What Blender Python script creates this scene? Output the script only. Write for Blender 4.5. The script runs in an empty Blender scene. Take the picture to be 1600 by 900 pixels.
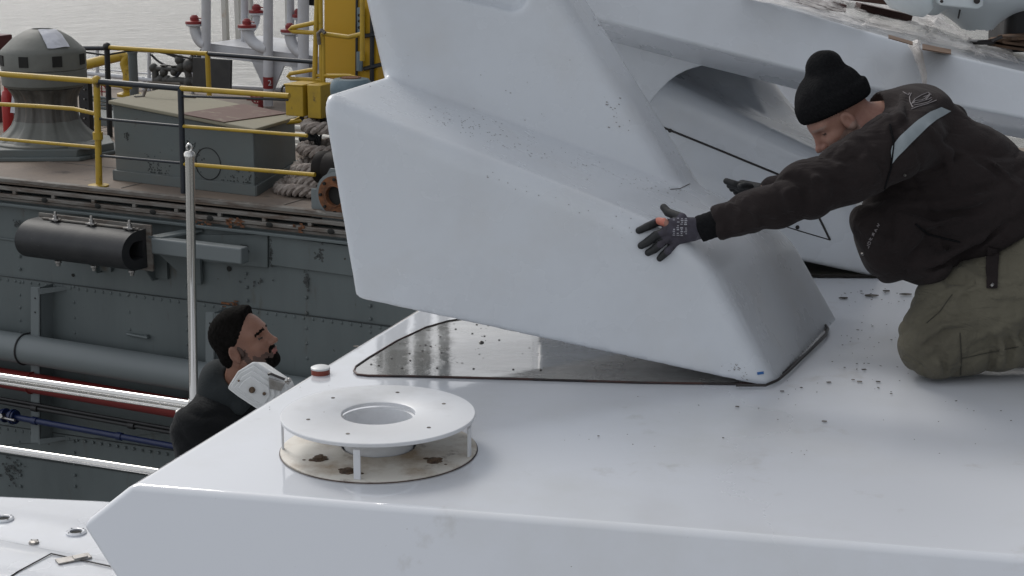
import bpy, bmesh, math, random
import numpy as np
from mathutils import Vector, Matrix, noise as mnoise

# ------------------------------------------------------------------ camera, sky, sun, exposure
PI = math.pi
R = math.radians
CAMZ = 1.5
PITCH = R(13.5)
FPX = 2700.0
scene = bpy.context.scene
cam_d = bpy.data.cameras.new("camera"); cam = bpy.data.objects.new("camera", cam_d)
scene.collection.objects.link(cam)
cam.location = (0, 0, CAMZ); cam.rotation_euler = (PI/2 - PITCH, 0, 0)
cam_d.sensor_width = 36; cam_d.lens = FPX/1600*36; cam_d.clip_end = 9000; cam_d.clip_start = .05
scene.camera = cam

SUN_AZ = R(-30)      # measured from straight ahead, negative = left
SUN_EL = R(42)
w = bpy.data.worlds.new("World"); scene.world = w; w.use_nodes = True
nt = w.node_tree; nt.nodes.clear()
def N(tree, t, **kw):
    n = tree.nodes.new(t)
    for k, v in kw.items():
        setattr(n, k, v)
    return n
out = N(nt, 'ShaderNodeOutputWorld'); bg = N(nt, 'ShaderNodeBackground')
sky = N(nt, 'ShaderNodeTexSky', sky_type='NISHITA'); sky.sun_disc = False
sky.sun_elevation = SUN_EL; sky.sun_rotation = SUN_AZ; sky.air_density = 1.0; sky.dust_density = 3.0
hs = N(nt, 'ShaderNodeHueSaturation'); hs.inputs['Saturation'].default_value = .30
tc = N(nt, 'ShaderNodeTexCoord'); mp = N(nt, 'ShaderNodeMapping'); mp.inputs['Scale'].default_value = (1.2, 1.2, 3.2)
nz = N(nt, 'ShaderNodeTexNoise'); nz.inputs['Scale'].default_value = 2.2; nz.inputs['Detail'].default_value = 5; nz.inputs['Roughness'].default_value = .55
rmp = N(nt, 'ShaderNodeMapRange'); rmp.inputs['From Min'].default_value = .32; rmp.inputs['From Max'].default_value = .68
rmp.inputs['To Min'].default_value = .62; rmp.inputs['To Max'].default_value = 1.22
# cloud cover is thinner (brighter) on the left, thick over the yard on the right and behind
dt = N(nt, 'ShaderNodeVectorMath', operation='DOT_PRODUCT'); dt.inputs[1].default_value = (-.95, -.26, .14)
rm2 = N(nt, 'ShaderNodeMapRange'); rm2.inputs['From Min'].default_value = -.75; rm2.inputs['From Max'].default_value = .8
rm2.inputs['To Min'].default_value = .03; rm2.inputs['To Max'].default_value = 1.62
m1 = N(nt, 'ShaderNodeMath', operation='MULTIPLY')
mc = N(nt, 'ShaderNodeVectorMath', operation='SCALE')
L = nt.links.new
L(tc.outputs['Generated'], mp.inputs['Vector']); L(mp.outputs['Vector'], nz.inputs['Vector'])
L(nz.outputs['Fac'], rmp.inputs['Value']); L(tc.outputs['Generated'], dt.inputs[0]); L(dt.outputs['Value'], rm2.inputs['Value'])
L(rmp.outputs['Result'], m1.inputs[0]); L(rm2.outputs['Result'], m1.inputs[1])
# the cloud layer (grey) over what the Sky Texture gives
cl = N(nt, 'ShaderNodeVectorMath', operation='SCALE'); cl.inputs[0].default_value = (4.45, 4.6, 4.82)
L(m1.outputs['Value'], cl.inputs['Scale'])
sc2 = N(nt, 'ShaderNodeVectorMath', operation='SCALE'); sc2.inputs['Scale'].default_value = .80
ad = N(nt, 'ShaderNodeVectorMath', operation='ADD')
L(sky.outputs['Color'], hs.inputs['Color']); L(hs.outputs['Color'], sc2.inputs[0]); L(sc2.outputs[0], ad.inputs[0]); L(cl.outputs[0], ad.inputs[1])
L(ad.outputs[0], mc.inputs[0]); mc.inputs['Scale'].default_value = 1.0
L(mc.outputs['Vector'], bg.inputs['Color']); L(bg.outputs['Background'], out.inputs['Surface'])
bg.inputs['Strength'].default_value = .085

sd = bpy.data.lights.new("sun", 'SUN'); sd.energy = 1.0; sd.angle = R(18); sd.color = (1, .96, .9)
sun = bpy.data.objects.new("sun", sd); scene.collection.objects.link(sun)
_sv = Vector((math.sin(SUN_AZ)*math.cos(SUN_EL), math.cos(SUN_AZ)*math.cos(SUN_EL), math.sin(SUN_EL)))
sun.rotation_euler = _sv.to_track_quat('Z', 'Y').to_euler()
vs = scene.view_settings
vs.view_transform = 'Standard'; vs.look = 'None'; vs.gamma = 1; vs.use_curve_mapping = False; vs.exposure = 0.09
scene.render.engine = 'CYCLES'

# ------------------------------------------------------------------ helpers
rnd = random.Random(7)
cp, sp_ = math.cos(PITCH), math.sin(PITCH)
C0 = np.array([0, 0, CAMZ])
def ray(px, py):
    a = (px-800)/FPX; b = (450-py)/FPX
    return np.array([a, cp + b*sp_, -sp_ + b*cp])
def P(px, py, D):
    d = ray(px, py); return C0 + d*(D/d[1])
def HZ(px, py, z):
    d = ray(px, py); return C0 + d*((z-CAMZ)/d[2])
def HP(px, py, p0, n):
    d = ray(px, py); return C0 + d*(np.dot(np.array(p0)-C0, n)/np.dot(d, n))

def tag(o, label=None, cat=None, group=None, kind=None):
    if label: o['label'] = label
    if cat: o['category'] = cat
    if group: o['group'] = group
    if kind: o['kind'] = kind
    return o
def thing(name, loc, label, cat, group=None):
    o = bpy.data.objects.new(name, None); scene.collection.objects.link(o)
    o.location = Vector(tuple(float(v) for v in loc)); o.empty_display_size = .1
    return tag(o, label, cat, group)
def worldloc(o):
    l = Vector((0, 0, 0))
    while o is not None:
        l = l + o.location; o = o.parent
    return l
def link_mesh(name, me, mat, parent=None):
    o = bpy.data.objects.new(name, me); scene.collection.objects.link(o)
    if parent is not None:
        o.parent = parent
        wl = worldloc(parent)
        me.transform(Matrix.Translation(-wl))
    if mat is not None:
        for m in (mat if isinstance(mat, (list, tuple)) else [mat]):
            me.materials.append(m)
    return o

class MB:
    """collects shapes into one mesh"""
    def __init__(s): s.v = []; s.f = []; s.sm = []; s.mi = []; s.cur = 0
    def add(s, vs_, fs, smooth=False):
        b = len(s.v); s.v += [tuple(float(c) for c in v) for v in vs_]
        for f in fs: s.f.append([b+i for i in f]); s.sm.append(smooth); s.mi.append(s.cur)
        return s
    def box(s, c, sx, sy, sz, rot=None):
        c = Vector(tuple(float(t) for t in c)); M = rot if rot is not None else Matrix.Identity(3)
        vs_ = [c + M @ Vector((x*sx/2, y*sy/2, z*sz/2)) for x in (-1, 1) for y in (-1, 1) for z in (-1, 1)]
        return s.add(vs_, [(0,1,3,2),(4,6,7,5),(0,4,5,1),(2,3,7,6),(0,2,6,4),(1,5,7,3)])
    def prism(s, pts, d):
        """extrude polygon pts (3D) by vector d"""
        n = len(pts); pts = [np.array(p, float) for p in pts]; d = np.array(d, float)
        vs_ = pts + [p + d for p in pts]
        fs = [list(range(n))[::-1], list(range(n, 2*n))] + [(i, (i+1) % n, n+(i+1) % n, n+i) for i in range(n)]
        return s.add(vs_, fs)
    def tube(s, pts, r, n=10, closed=False, caps=True):
        pts = [Vector(tuple(float(c) for c in p)) for p in pts]
        m = len(pts); rs = r if isinstance(r, (list, tuple)) else [r]*m
        tans = []
        for i in range(m):
            if closed: t = pts[(i+1) % m]-pts[i-1]
            elif i == 0: t = pts[1]-pts[0]
            elif i == m-1: t = pts[-1]-pts[-2]
            else: t = (pts[i+1]-pts[i]).normalized() + (pts[i]-pts[i-1]).normalized()
            tans.append(t.normalized())
        up = Vector((0, 0, 1)) if abs(tans[0].z) < .9 else Vector((0, 1, 0))
        nrm = (up - tans[0]*up.dot(tans[0])).normalized()
        vs_ = []
        for i in range(m):
            nrm = (nrm - tans[i]*nrm.dot(tans[i])).normalized(); b = tans[i].cross(nrm)
            for k in range(n):
                a = 2*PI*k/n; vs_.append(pts[i] + (nrm*math.cos(a)+b*math.sin(a))*rs[i])
        fs = []
        for i in range(m if closed else m-1):
            j = (i+1) % m
            for k in range(n): fs.append((i*n+k, i*n+(k+1) % n, j*n+(k+1) % n, j*n+k))
        s.add(vs_, fs, True)
        if caps and not closed:
            b = len(s.v)-m*n
            s.f.append([b+k for k in range(n)][::-1]); s.sm.append(False); s.mi.append(s.cur)
            s.f.append([b+(m-1)*n+k for k in range(n)]); s.sm.append(False); s.mi.append(s.cur)
        return s
    def lathe(s, prof, c, n=40, rot=None, smooth=True):
        c = Vector(tuple(float(t) for t in c)); M = rot if rot is not None else Matrix.Identity(3)
        vs_ = []
        for r_, z in prof:
            for k in range(n):
                a = 2*PI*k/n; vs_.append(c + M @ Vector((r_*math.cos(a), r_*math.sin(a), z)))
        fs = []
        for i in range(len(prof)-1):
            for k in range(n): fs.append((i*n+k, i*n+(k+1) % n, (i+1)*n+(k+1) % n, (i+1)*n+k))
        return s.add(vs_, fs, smooth)
    def sphere(s, c, r, n=12, sc=(1,1,1), rot=None):
        prof = [(max(r*math.sin(PI*i/(n//2+2)), 1e-5), -r*math.cos(PI*i/(n//2+2))) for i in range(n//2+3)]
        c = Vector(tuple(float(t) for t in c)); M = rot if rot is not None else Matrix.Identity(3)
        b = len(s.v); s.lathe(prof, (0, 0, 0), n)
        for i in range(b, len(s.v)):
            v = s.v[i]; s.v[i] = tuple(c + M @ Vector((v[0]*sc[0], v[1]*sc[1], v[2]*sc[2])))
        return s
    def build(s, name, mat, parent=None, bevel=0, seg=2, autosm=True, weld=False):
        me = bpy.data.meshes.new(name); me.from_pydata(s.v, [], s.f); me.update()
        me.polygons.foreach_set('use_smooth', s.sm); me.polygons.foreach_set('material_index', s.mi)
        o = link_mesh(name, me, mat, parent)
        if bevel:
            m = o.modifiers.new('bevel', 'BEVEL'); m.width = bevel; m.segments = seg; m.limit_method = 'ANGLE'; m.angle_limit = R(35)
            m.harden_normals = False
        if autosm:
            try: me.set_sharp_from_angle(angle=R(38))
            except Exception: pass
        return o

def Rz(a): return Matrix.Rotation(a, 3, 'Z')
def basis(x, y, z): return Matrix((Vector(x), Vector(y), Vector(z))).transposed()

# ---- implicit surfaces
def smin(a, b, k):
    h = np.clip(.5 + .5*(b-a)/k, 0, 1); return b*(1-h) + a*h - k*h*(1-h)
def smax(a, b, k): return -smin(-a, -b, k)
def cap(p, a, b, ra, rb=None):
    rb = ra if rb is None else rb
    a = np.asarray(a, p.dtype); b = np.asarray(b, p.dtype); ab = b-a
    h = np.clip(((p-a) @ ab)/max(float(ab @ ab), 1e-12), 0, 1)
    return np.linalg.norm(p-a-h[:, None]*ab, axis=1) - (ra + (rb-ra)*h)
def ell(p, c, r, M=None):
    q = p-np.asarray(c, p.dtype)
    if M is not None: q = q @ np.asarray(M, p.dtype)      # columns = local axes
    r = np.asarray(r, p.dtype); k0 = np.linalg.norm(q/r, axis=1); k1 = np.linalg.norm(q/(r*r), axis=1)
    return k0*(k0-1)/np.maximum(k1, 1e-6)
def plane3(a, b, c, inside):
    """signed distance plane through 3 points, negative on the side of 'inside'"""
    a, b, c = map(lambda t: np.asarray(t, float), (a, b, c)); n = np.cross(b-a, c-a); n /= np.linalg.norm(n)
    if np.dot(np.asarray(inside)-a, n) > 0: n = -n
    return n, float(np.dot(n, a))
def pl(p, q): return p @ np.asarray(q[0], p.dtype) - q[1]

def surface(fn, lo, hi, h, iters=2):
    lo = np.array(lo, float); hi = np.array(hi, float)
    n = np.ceil((hi-lo)/h).astype(int)+1
    ax = [(lo[i] + h*np.arange(n[i])).astype(np.float32) for i in range(3)]
    F = np.empty(tuple(n), np.float32)
    step = max(1, int(400000/(n[1]*n[2])))
    nc = (n+3)//4+1
    axc = [(lo[i] + 4*h*np.arange(nc[i])).astype(np.float32) for i in range(3)]
    Fc = fn(np.stack(np.meshgrid(*axc, indexing='ij'), -1).reshape(-1, 3)).reshape(tuple(nc))
    ii = [np.minimum((np.arange(n[i])+2)//4, nc[i]-1) for i in range(3)]
    Y, Z = np.meshgrid(ax[1], ax[2], indexing='ij')
    for i in range(0, n[0], step):
        xs = ax[0][i:i+step]; m = len(xs)
        near = Fc[np.ix_(ii[0][i:i+step], ii[1], ii[2])]
        blk = near.copy(); msk = np.abs(near) < 8*h
        pts = np.empty((m, n[1], n[2], 3), np.float32)
        pts[..., 0] = xs[:, None, None]; pts[..., 1] = Y; pts[..., 2] = Z
        if msk.any(): blk[msk] = fn(pts[msk])
        F[i:i+m] = blk
    S = F < 0
    cx = n-1
    cnt = np.zeros(tuple(cx), np.float32); acc = np.zeros(tuple(cx)+(3,), np.float32)
    def sl(o): return tuple(slice(o[d], o[d]+cx[d]) for d in range(3))
    for axis in range(3):
        oth = [d for d in range(3) if d != axis]
        for u in (0, 1):
            for v in (0, 1):
                o0 = [0, 0, 0]; o0[oth[0]] = u; o0[oth[1]] = v
                o1 = list(o0); o1[axis] = 1
                f0 = F[sl(o0)]; f1 = F[sl(o1)]; ch = S[sl(o0)] != S[sl(o1)]
                t = np.where(ch, f0/np.where(ch, f0-f1, 1), 0)
                cnt += ch
                acc[..., axis] += t
                acc[..., oth[0]] += ch*u; acc[..., oth[1]] += ch*v
    act = cnt > 0
    idx = -np.ones(tuple(cx), np.int64); idx[act] = np.arange(act.sum())
    base = np.stack(np.nonzero(act), 1).astype(np.float32)
    V = lo + (base + acc[act]/cnt[act][:, None])*h
    quads = []
    for axis in range(3):
        a, b = [(1, 2), (2, 0), (0, 1)][axis]
        s0 = [slice(None)]*3; s1 = [slice(None)]*3
        s0[axis] = slice(0, -1); s1[axis] = slice(1, None)
        A = S[tuple(s0)]; B = S[tuple(s1)]
        E = np.stack(np.nonzero(A != B), 1)
        if len(E) == 0: continue
        ok = (E[:, a] > 0) & (E[:, b] > 0) & (E[:, a] < cx[a]) & (E[:, b] < cx[b]); E = E[ok]
        flip = ~A[tuple(E.T)]
        def g(da, db):
            Q = E.copy(); Q[:, a] -= da; Q[:, b] -= db; return idx[tuple(Q.T)]
        q = np.stack([g(1, 1), g(0, 1), g(0, 0), g(1, 0)], 1)
        q[flip] = q[flip][:, ::-1]
        quads.append(q[(q >= 0).all(1)])
    Q = np.concatenate(quads)
    e = h*.25
    for _ in range(iters):
        f = fn(V.astype(np.float32)).astype(float); G = np.zeros_like(V)
        for d in range(3):
            W = V.copy(); W[:, d] += e; W2 = V.copy(); W2[:, d] -= e
            G[:, d] = (fn(W.astype(np.float32))-fn(W2.astype(np.float32)))/(2*e)
        gg = np.maximum((G*G).sum(1), .2)
        stp = -(f/gg)[:, None]*G
        ln = np.linalg.norm(stp, axis=1); stp *= np.minimum(1, h*.5/np.maximum(ln, 1e-9))[:, None]
        V = V+stp
    return V, Q
def sdf_mesh(name, fn, lo, hi, h, mat, parent=None, iters=2, matfn=None):
    V, Q = surface(fn, lo, hi, h, iters)
    me = bpy.data.meshes.new(name)
    me.from_pydata(V.tolist(), [], Q.tolist()); me.update()
    me.polygons.foreach_set('use_smooth', [True]*len(me.polygons))
    if matfn is not None:
        cen = V[Q].mean(1); me.polygons.foreach_set('material_index', matfn(cen).astype(int).tolist())
    return link_mesh(name, me, mat, parent)
def march(fn, px, py, d0, d1, steps=220):
    """first hit of the line of sight used while modelling (to lay a decal or hand on a surface)"""
    d = ray(px, py); t = np.linspace(d0, d1, steps)/d[1]
    pts = C0 + t[:, None]*d; f = fn(pts.astype(np.float32))
    k = np.nonzero(f < 0)[0]
    if len(k) == 0: return None
    k = k[0]
    if k == 0: return pts[0]
    a, b = t[k-1], t[k]
    for _ in range(12):
        m = .5*(a+b)
        if fn((C0+m*d)[None].astype(np.float32))[0] < 0: b = m
        else: a = m
    return C0+a*d
def grad(fn, p, e=.004):
    W = np.array([p+e*np.eye(3)[i] for i in range(3)]+[p-e*np.eye(3)[i] for i in range(3)]).astype(np.float32)
    f = fn(W); g = (f[:3]-f[3:]).astype(float); return g/np.linalg.norm(g)
def drape_line(mb, fn, pix, r, d0, d1, off=.0, sub=6, n=6):
    """a thin cord following the surface fn through the given points"""
    pts = []
    for i in range(len(pix)-1):
        for k in range(sub):
            t = k/sub; pts.append((pix[i][0]*(1-t)+pix[i+1][0]*t, pix[i][1]*(1-t)+pix[i+1][1]*t))
    pts.append(pix[-1]); o = []
    for q in pts:
        h = march(fn, q[0], q[1], d0, d1)
        if h is not None: o.append(h+grad(fn, h)*off)
    if len(o) > 1: mb.tube(o, r, n)

# ------------------------------------------------------------------ materials
MATS = {}
def mat(name, col, rough=.5, metal=0, var=None, vscale=3, vdet=6, vlo=.4, vhi=.6, bump=0, bscale=20, spec=.5, coat=0,
        specks=None, spscale=60, spth=.72, stretch=(1, 1, 1), var2=None, v2scale=8, v2lo=.55, v2hi=.65, rvar=0, alpha=1, trans=0, coord='Object'):
    m = bpy.data.materials.new(name); m.use_nodes = True; t = m.node_tree; t.nodes.clear()
    o = N(t, 'ShaderNodeOutputMaterial'); b = N(t, 'ShaderNodeBsdfPrincipled'); t.links.new(b.outputs[0], o.inputs[0])
    b.inputs['Roughness'].default_value = rough; b.inputs['Metallic'].default_value = metal
    b.inputs['Specular IOR Level'].default_value = spec
    b.inputs['Coat Weight'].default_value = coat; b.inputs['Coat Roughness'].default_value = .05
    b.inputs['Alpha'].default_value = alpha; b.inputs['Transmission Weight'].default_value = trans
    tc = N(t, 'ShaderNodeTexCoord'); mp = N(t, 'ShaderNodeMapping'); mp.inputs['Scale'].default_value = stretch
    t.links.new(tc.outputs[coord], mp.inputs[0])
    def rgb(c): return (c[0], c[1], c[2], 1)
    cur = N(t, 'ShaderNodeRGB'); cur.outputs[0].default_value = rgb(col); cur = cur.outputs[0]
    def layer(cur, c2, scale, det, lo, hi, vec, w=0):
        nz = N(t, 'ShaderNodeTexNoise'); nz.noise_dimensions = '4D'; nz.inputs['W'].default_value = w
        nz.inputs['Scale'].default_value = scale; nz.inputs['Detail'].default_value = det; nz.inputs['Roughness'].default_value = .62
        t.links.new(vec, nz.inputs['Vector'])
        mr = N(t, 'ShaderNodeMapRange'); mr.inputs['From Min'].default_value = lo; mr.inputs['From Max'].default_value = hi
        t.links.new(nz.outputs['Fac'], mr.inputs['Value'])
        mx = N(t, 'ShaderNodeMix', data_type='RGBA'); t.links.new(mr.outputs['Result'], mx.inputs['Factor'])
        t.links.new(cur, mx.inputs['A']); mx.inputs['B'].default_value = rgb(c2)
        return mx.outputs['Result'], nz
    nz0 = None
    if var: cur, nz0 = layer(cur, var, vscale, vdet, vlo, vhi, mp.outputs[0], 1.3)
    if var2: cur, _ = layer(cur, var2, v2scale, 8, v2lo, v2hi, mp.outputs[0], 5.1)
    if specks: cur, _ = layer(cur, specks, spscale, 2, spth, spth+.03, tc.outputs['Object'], 9.7)
    t.links.new(cur, b.inputs['Base Color'])
    if rvar:
        nr = N(t, 'ShaderNodeTexNoise'); nr.inputs['Scale'].default_value = 4; nr.inputs['Detail'].default_value = 6
        t.links.new(mp.outputs[0], nr.inputs['Vector'])
        mr = N(t, 'ShaderNodeMapRange'); mr.inputs['From Min'].default_value = .35; mr.inputs['From Max'].default_value = .65
        mr.inputs['To Min'].default_value = max(rough-rvar, .02); mr.inputs['To Max'].default_value = rough+rvar
        t.links.new(nr.outputs['Fac'], mr.inputs['Value']); t.links.new(mr.outputs['Result'], b.inputs['Roughness'])
    if bump:
        nb = N(t, 'ShaderNodeTexNoise'); nb.inputs['Scale'].default_value = bscale; nb.inputs['Detail'].default_value = 5
        t.links.new(mp.outputs[0], nb.inputs['Vector'])
        bp = N(t, 'ShaderNodeBump'); bp.inputs['Strength'].default_value = 1; bp.inputs['Distance'].default_value = bump
        t.links.new(nb.outputs['Fac'], bp.inputs['Height']); t.links.new(bp.outputs[0], b.inputs['Normal'])
    MATS[name] = m; return m

white = mat('white_gelcoat', (.66, .68, .72), .22, var=(.60, .61, .63), vscale=2.2, vlo=.45, vhi=.75, bump=.0006, bscale=5, coat=.5, specks=(.25, .24, .22), spscale=55, spth=.77, rvar=.06)
fairing_m = mat('fairing_gelcoat', (.62, .65, .69), .27, var=(.54, .56, .59), vscale=2.2, vdet=9, vlo=.45, vhi=.8, coat=.25, bump=.0011, bscale=2.6, specks=(.34, .34, .34), spscale=70, spth=.75, rvar=.05, var2=(.57, .575, .58), v2scale=4, v2lo=.50, v2hi=.95)
deckm = mat('roof_gelcoat', (.64, .66, .70), .20, var=(.58, .59, .60), vscale=1.8, vdet=10, vlo=.5, vhi=.75, bump=.0012, bscale=3.5, coat=.3, rvar=0, var2=(.46, .45, .44), v2scale=5, v2lo=.62, v2hi=.78, specks=(.22, .20, .18), spscale=90, spth=.745)
def dusty(m, x0, x1, r0, r1):
    """gloss dulled by dust towards the trodden side (object x)"""
    t = m.node_tree; b = [n for n in t.nodes if n.type == 'BSDF_PRINCIPLED'][0]
    tc = N(t, 'ShaderNodeTexCoord'); sp = N(t, 'ShaderNodeSeparateXYZ'); t.links.new(tc.outputs['Object'], sp.inputs[0])
    nz = N(t, 'ShaderNodeTexNoise'); nz.inputs['Scale'].default_value = 2.5; nz.inputs['Detail'].default_value = 8; t.links.new(tc.outputs['Object'], nz.inputs[0])
    ma = N(t, 'ShaderNodeMath', operation='MULTIPLY_ADD'); t.links.new(nz.outputs['Fac'], ma.inputs[0]); ma.inputs[1].default_value = .9; t.links.new(sp.outputs['X'], ma.inputs[2])
    mr = N(t, 'ShaderNodeMapRange'); mr.inputs['From Min'].default_value = x0+.45; mr.inputs['From Max'].default_value = x1+.45; mr.inputs['To Min'].default_value = r0; mr.inputs['To Max'].default_value = r1
    t.links.new(ma.outputs[0], mr.inputs['Value']); t.links.new(mr.outputs[0], b.inputs['Roughness']); t.links.new(mr.outputs[0], b.inputs['Coat Roughness'])
dusty(deckm, -.15, .75, .045, .30)
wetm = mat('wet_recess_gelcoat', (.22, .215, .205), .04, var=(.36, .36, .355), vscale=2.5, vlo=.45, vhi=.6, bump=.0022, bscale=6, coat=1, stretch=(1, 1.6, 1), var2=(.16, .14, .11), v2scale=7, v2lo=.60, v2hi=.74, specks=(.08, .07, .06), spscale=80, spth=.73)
ringm = mat('ring_paint', (.68, .69, .71), .38, var=(.56, .56, .56), vscale=5, vlo=.45, vhi=.7, specks=(.2, .18, .15), spscale=60, spth=.74)
ringbase = mat('stained_ring_paint', (.62, .59, .53), .5, var=(.33, .25, .17), vscale=6, vlo=.46, vhi=.66, var2=(.09, .05, .03), v2scale=9, v2lo=.58, v2hi=.68)
rustdark = mat('dark_rust', (.14, .09, .055), .85, var=(.055, .038, .027), vscale=30, vlo=.4, vhi=.6, bump=.002, bscale=90)
hullm = mat('hull_grey_paint', (.112, .132, .134), .5, var=(.088, .104, .106), vscale=1.1, vlo=.4, vhi=.65, bump=.006, bscale=1.6, stretch=(1.4, 1.4, .3), var2=(.075, .070, .058), v2scale=5, v2lo=.60, v2hi=.74, rvar=.1, specks=(.03, .025, .02), spscale=22, spth=.74)
greym = mat('weathered_grey_paint', (.112, .132, .132), .6, var=(.12, .13, .125), vscale=3, vlo=.4, vhi=.7, var2=(.06, .05, .04), v2scale=9, v2lo=.66, v2hi=.72, bump=.002, bscale=14, specks=(.03, .02, .018), spscale=30, spth=.72)
capm = mat('capstan_grey_paint', (.145, .150, .137), .6, var=(.11, .112, .10), vscale=4, vlo=.4, vhi=.7, var2=(.07, .065, .055), v2scale=8, v2lo=.64, v2hi=.72, bump=.002, bscale=14)
capdark = mat('rope_worn_grey', (.12, .115, .105), .5, var=(.06, .055, .05), vscale=5, vlo=.35, vhi=.65, stretch=(2.5, 2.5, .4), var2=(.15, .10, .07), v2scale=7, v2lo=.6, v2hi=.75, metal=.2)
rustdeck = mat('worn_brown_deck', (.20, .155, .12), .75, var=(.15, .12, .10), vscale=2.0, vdet=10, vlo=.4, vhi=.65, var2=(.05, .04, .035), v2scale=4, v2lo=.6, v2hi=.72, bump=.004, bscale=25)
edgem = mat('rusty_gunwale', (.17, .16, .145), .65, var=(.085, .06, .045), vscale=4, vdet=10, vlo=.42, vhi=.62, stretch=(1, 1, 5), var2=(.30, .28, .25), v2scale=7, v2lo=.6, v2hi=.7, bump=.004, bscale=22)
yellow = mat('yellow_paint', (.43, .28, .022), .45, var=(.32, .21, .03), vscale=8, vlo=.5, vhi=.75, var2=(.09, .06, .035), v2scale=14, v2lo=.61, v2hi=.70, bump=.001, bscale=40)
yellowpanel = mat('yellow_panel_paint', (.50, .29, .010), .45, var=(.46, .28, .015), vscale=3, vlo=.4, vhi=.75, var2=(.12, .07, .03), v2scale=16, v2lo=.71, v2hi=.75)
navy = mat('dark_blue_paint', (.012, .017, .026), .4, var=(.03, .03, .03), vscale=12, vlo=.5, vhi=.7)
blackm = mat('black_steel', (.012, .012, .013), .5)
rubber = mat('black_rubber', (.014, .015, .017), .55, var=(.028, .028, .03), vscale=5, vlo=.4, vhi=.7, bump=.003, bscale=9, specks=(.09, .09, .09), spscale=35, spth=.72)
lidm = mat('lid_tan_paint', (.26, .24, .175), .8, var=(.25, .23, .17), vscale=5, vlo=.4, vhi=.65, var2=(.13, .09, .06), v2scale=10, v2lo=.63, v2hi=.7, bump=.002, bscale=30)
lidred = mat('lid_rust_red', (.14, .085, .07), .8, var=(.26, .23, .17), vscale=8, vlo=.55, vhi=.7)
chrome = mat('polished_stainless', (.58, .57, .55), .05, metal=1)
steel = mat('dull_steel', (.35, .34, .33), .35, metal=1, var=(.2, .18, .16), vscale=30, vlo=.5, vhi=.7)
redcap = mat('red_valve_paint', (.22, .016, .018), .4, var=(.13, .012, .012), vscale=18, vlo=.5, vhi=.7)
redpipe = mat('red_pipe_paint', (.17, .018, .016), .5)
bluepipe = mat('blue_pipe_paint', (.006, .015, .065), .4)
pipewhite = mat('ship_white_paint', (.52, .53, .56), .4, var=(.42, .42, .43), vscale=4, vlo=.4, vhi=.7, var2=(.25, .16, .10), v2scale=12, v2lo=.70, v2hi=.76)
creampaint = mat('cream_frame_paint', (.55, .54, .50), .6, var=(.40, .30, .2), vscale=6, vlo=.6, vhi=.75)
pipegrey = mat('pipe_grey_paint', (.15, .17, .175), .5, var=(.14, .16, .165), vscale=1.5, vlo=.4, vhi=.7)
slate = mat('blue_grey_paint', (.10, .15, .18), .5, var=(.14, .19, .22), vscale=3, vlo=.45, vhi=.55)
rust = mat('rust', (.19, .075, .03), .85, var=(.09, .04, .02), vscale=20, vlo=.4, vhi=.6, bump=.002, bscale=60)
ropem = mat('mooring_rope', (.36, .32, .29), .9, var=(.20, .16, .14), vscale=30, vlo=.4, vhi=.65, bump=.003, bscale=120)
paper = mat('paper', (.58, .59, .64), .7, var=(.50, .51, .55), vscale=6, vlo=.5, vhi=.55)
gasket = mat('sealant_black', (.018, .014, .013), .4)
gasketred = mat('sealant_brown', (.05, .018, .014), .5, var=(.015, .01, .01), vscale=6, vlo=.45, vhi=.55)
hole = mat('dark_void', (.010, .010, .009), .8)
olive_dark = mat('recess_shade', (.05, .048, .035), .35, var=(.02, .018, .014), vscale=9, vlo=.4, vhi=.6)  # shade inside the far leg's gap, put into the colour
skin1 = mat('skin_light', (.33, .175, .13), .55, var=(.24, .10, .075), vscale=14, vlo=.45, vhi=.7, bump=.0012, bscale=90)
skin2 = mat('skin_tan', (.205, .098, .064), .5, var=(.145, .066, .045), vscale=12, vlo=.45, vhi=.7, bump=.001, bscale=90)
skinred = mat('skin_reddened', (.52, .17, .12), .5)
stubble = mat('stubble', (.085, .046, .034), .7, var=(.055, .032, .025), vscale=60, vlo=.4, vhi=.6, bump=.001, bscale=200)
stubbleg = mat('grey_stubble', (.26, .17, .14), .7, var=(.34, .22, .18), vscale=50, vlo=.4, vhi=.6)
hairm = mat('black_hair', (.004, .0035, .003), .9, spec=.05, var=(.008, .007, .0065), vscale=70, vlo=.4, vhi=.6, bump=.0012, bscale=160)
eyem = mat('eye_dark', (.03, .02, .016), .15)
eyew = mat('eye_white', (.55, .5, .47), .3)
lipm = mat('lip', (.24, .09, .075), .45)
beaniem = mat('black_knit', (.006, .006, .007), .95, spec=.15, var=(.010, .010, .011), vscale=120, vlo=.4, vhi=.6, bump=.003, bscale=150)
jacketm = mat('dark_brown_jacket', (.019, .0148, .0148), .95, spec=.12, var=(.030, .024, .0235), vscale=3, vlo=.4, vhi=.7, bump=.0015, bscale=160, var2=(.035, .031, .030), v2scale=8, v2lo=.68, v2hi=.80)
jacket2m = mat('black_hoodie', (.006, .0065, .0075), .9, spec=.15, var=(.011, .012, .013), vscale=3, vlo=.4, vhi=.7, bump=.002, bscale=120)
hoodm = mat('charcoal_hood', (.022, .026, .028), .9, spec=.2, bump=.002, bscale=120)
trouserm = mat('olive_trousers', (.125, .115, .085), .85, spec=.2, var=(.088, .080, .060), vscale=4, vlo=.4, vhi=.7, bump=.0012, bscale=220, var2=(.13, .12, .10), v2scale=7, v2lo=.68, v2hi=.78)
glovem = mat('grey_knit_glove', (.075, .07, .09), .85, spec=.25, bump=.001, bscale=250, var=(.055, .05, .06), vscale=20, vlo=.4, vhi=.6)
glovedip = mat('black_dipped_palm', (.011, .012, .013), .6, bump=.001, bscale=150)
cuffm = mat('glove_cuff', (.11, .105, .125), .9, bump=.002, bscale=120, stretch=(1, 1, 3))
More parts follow.
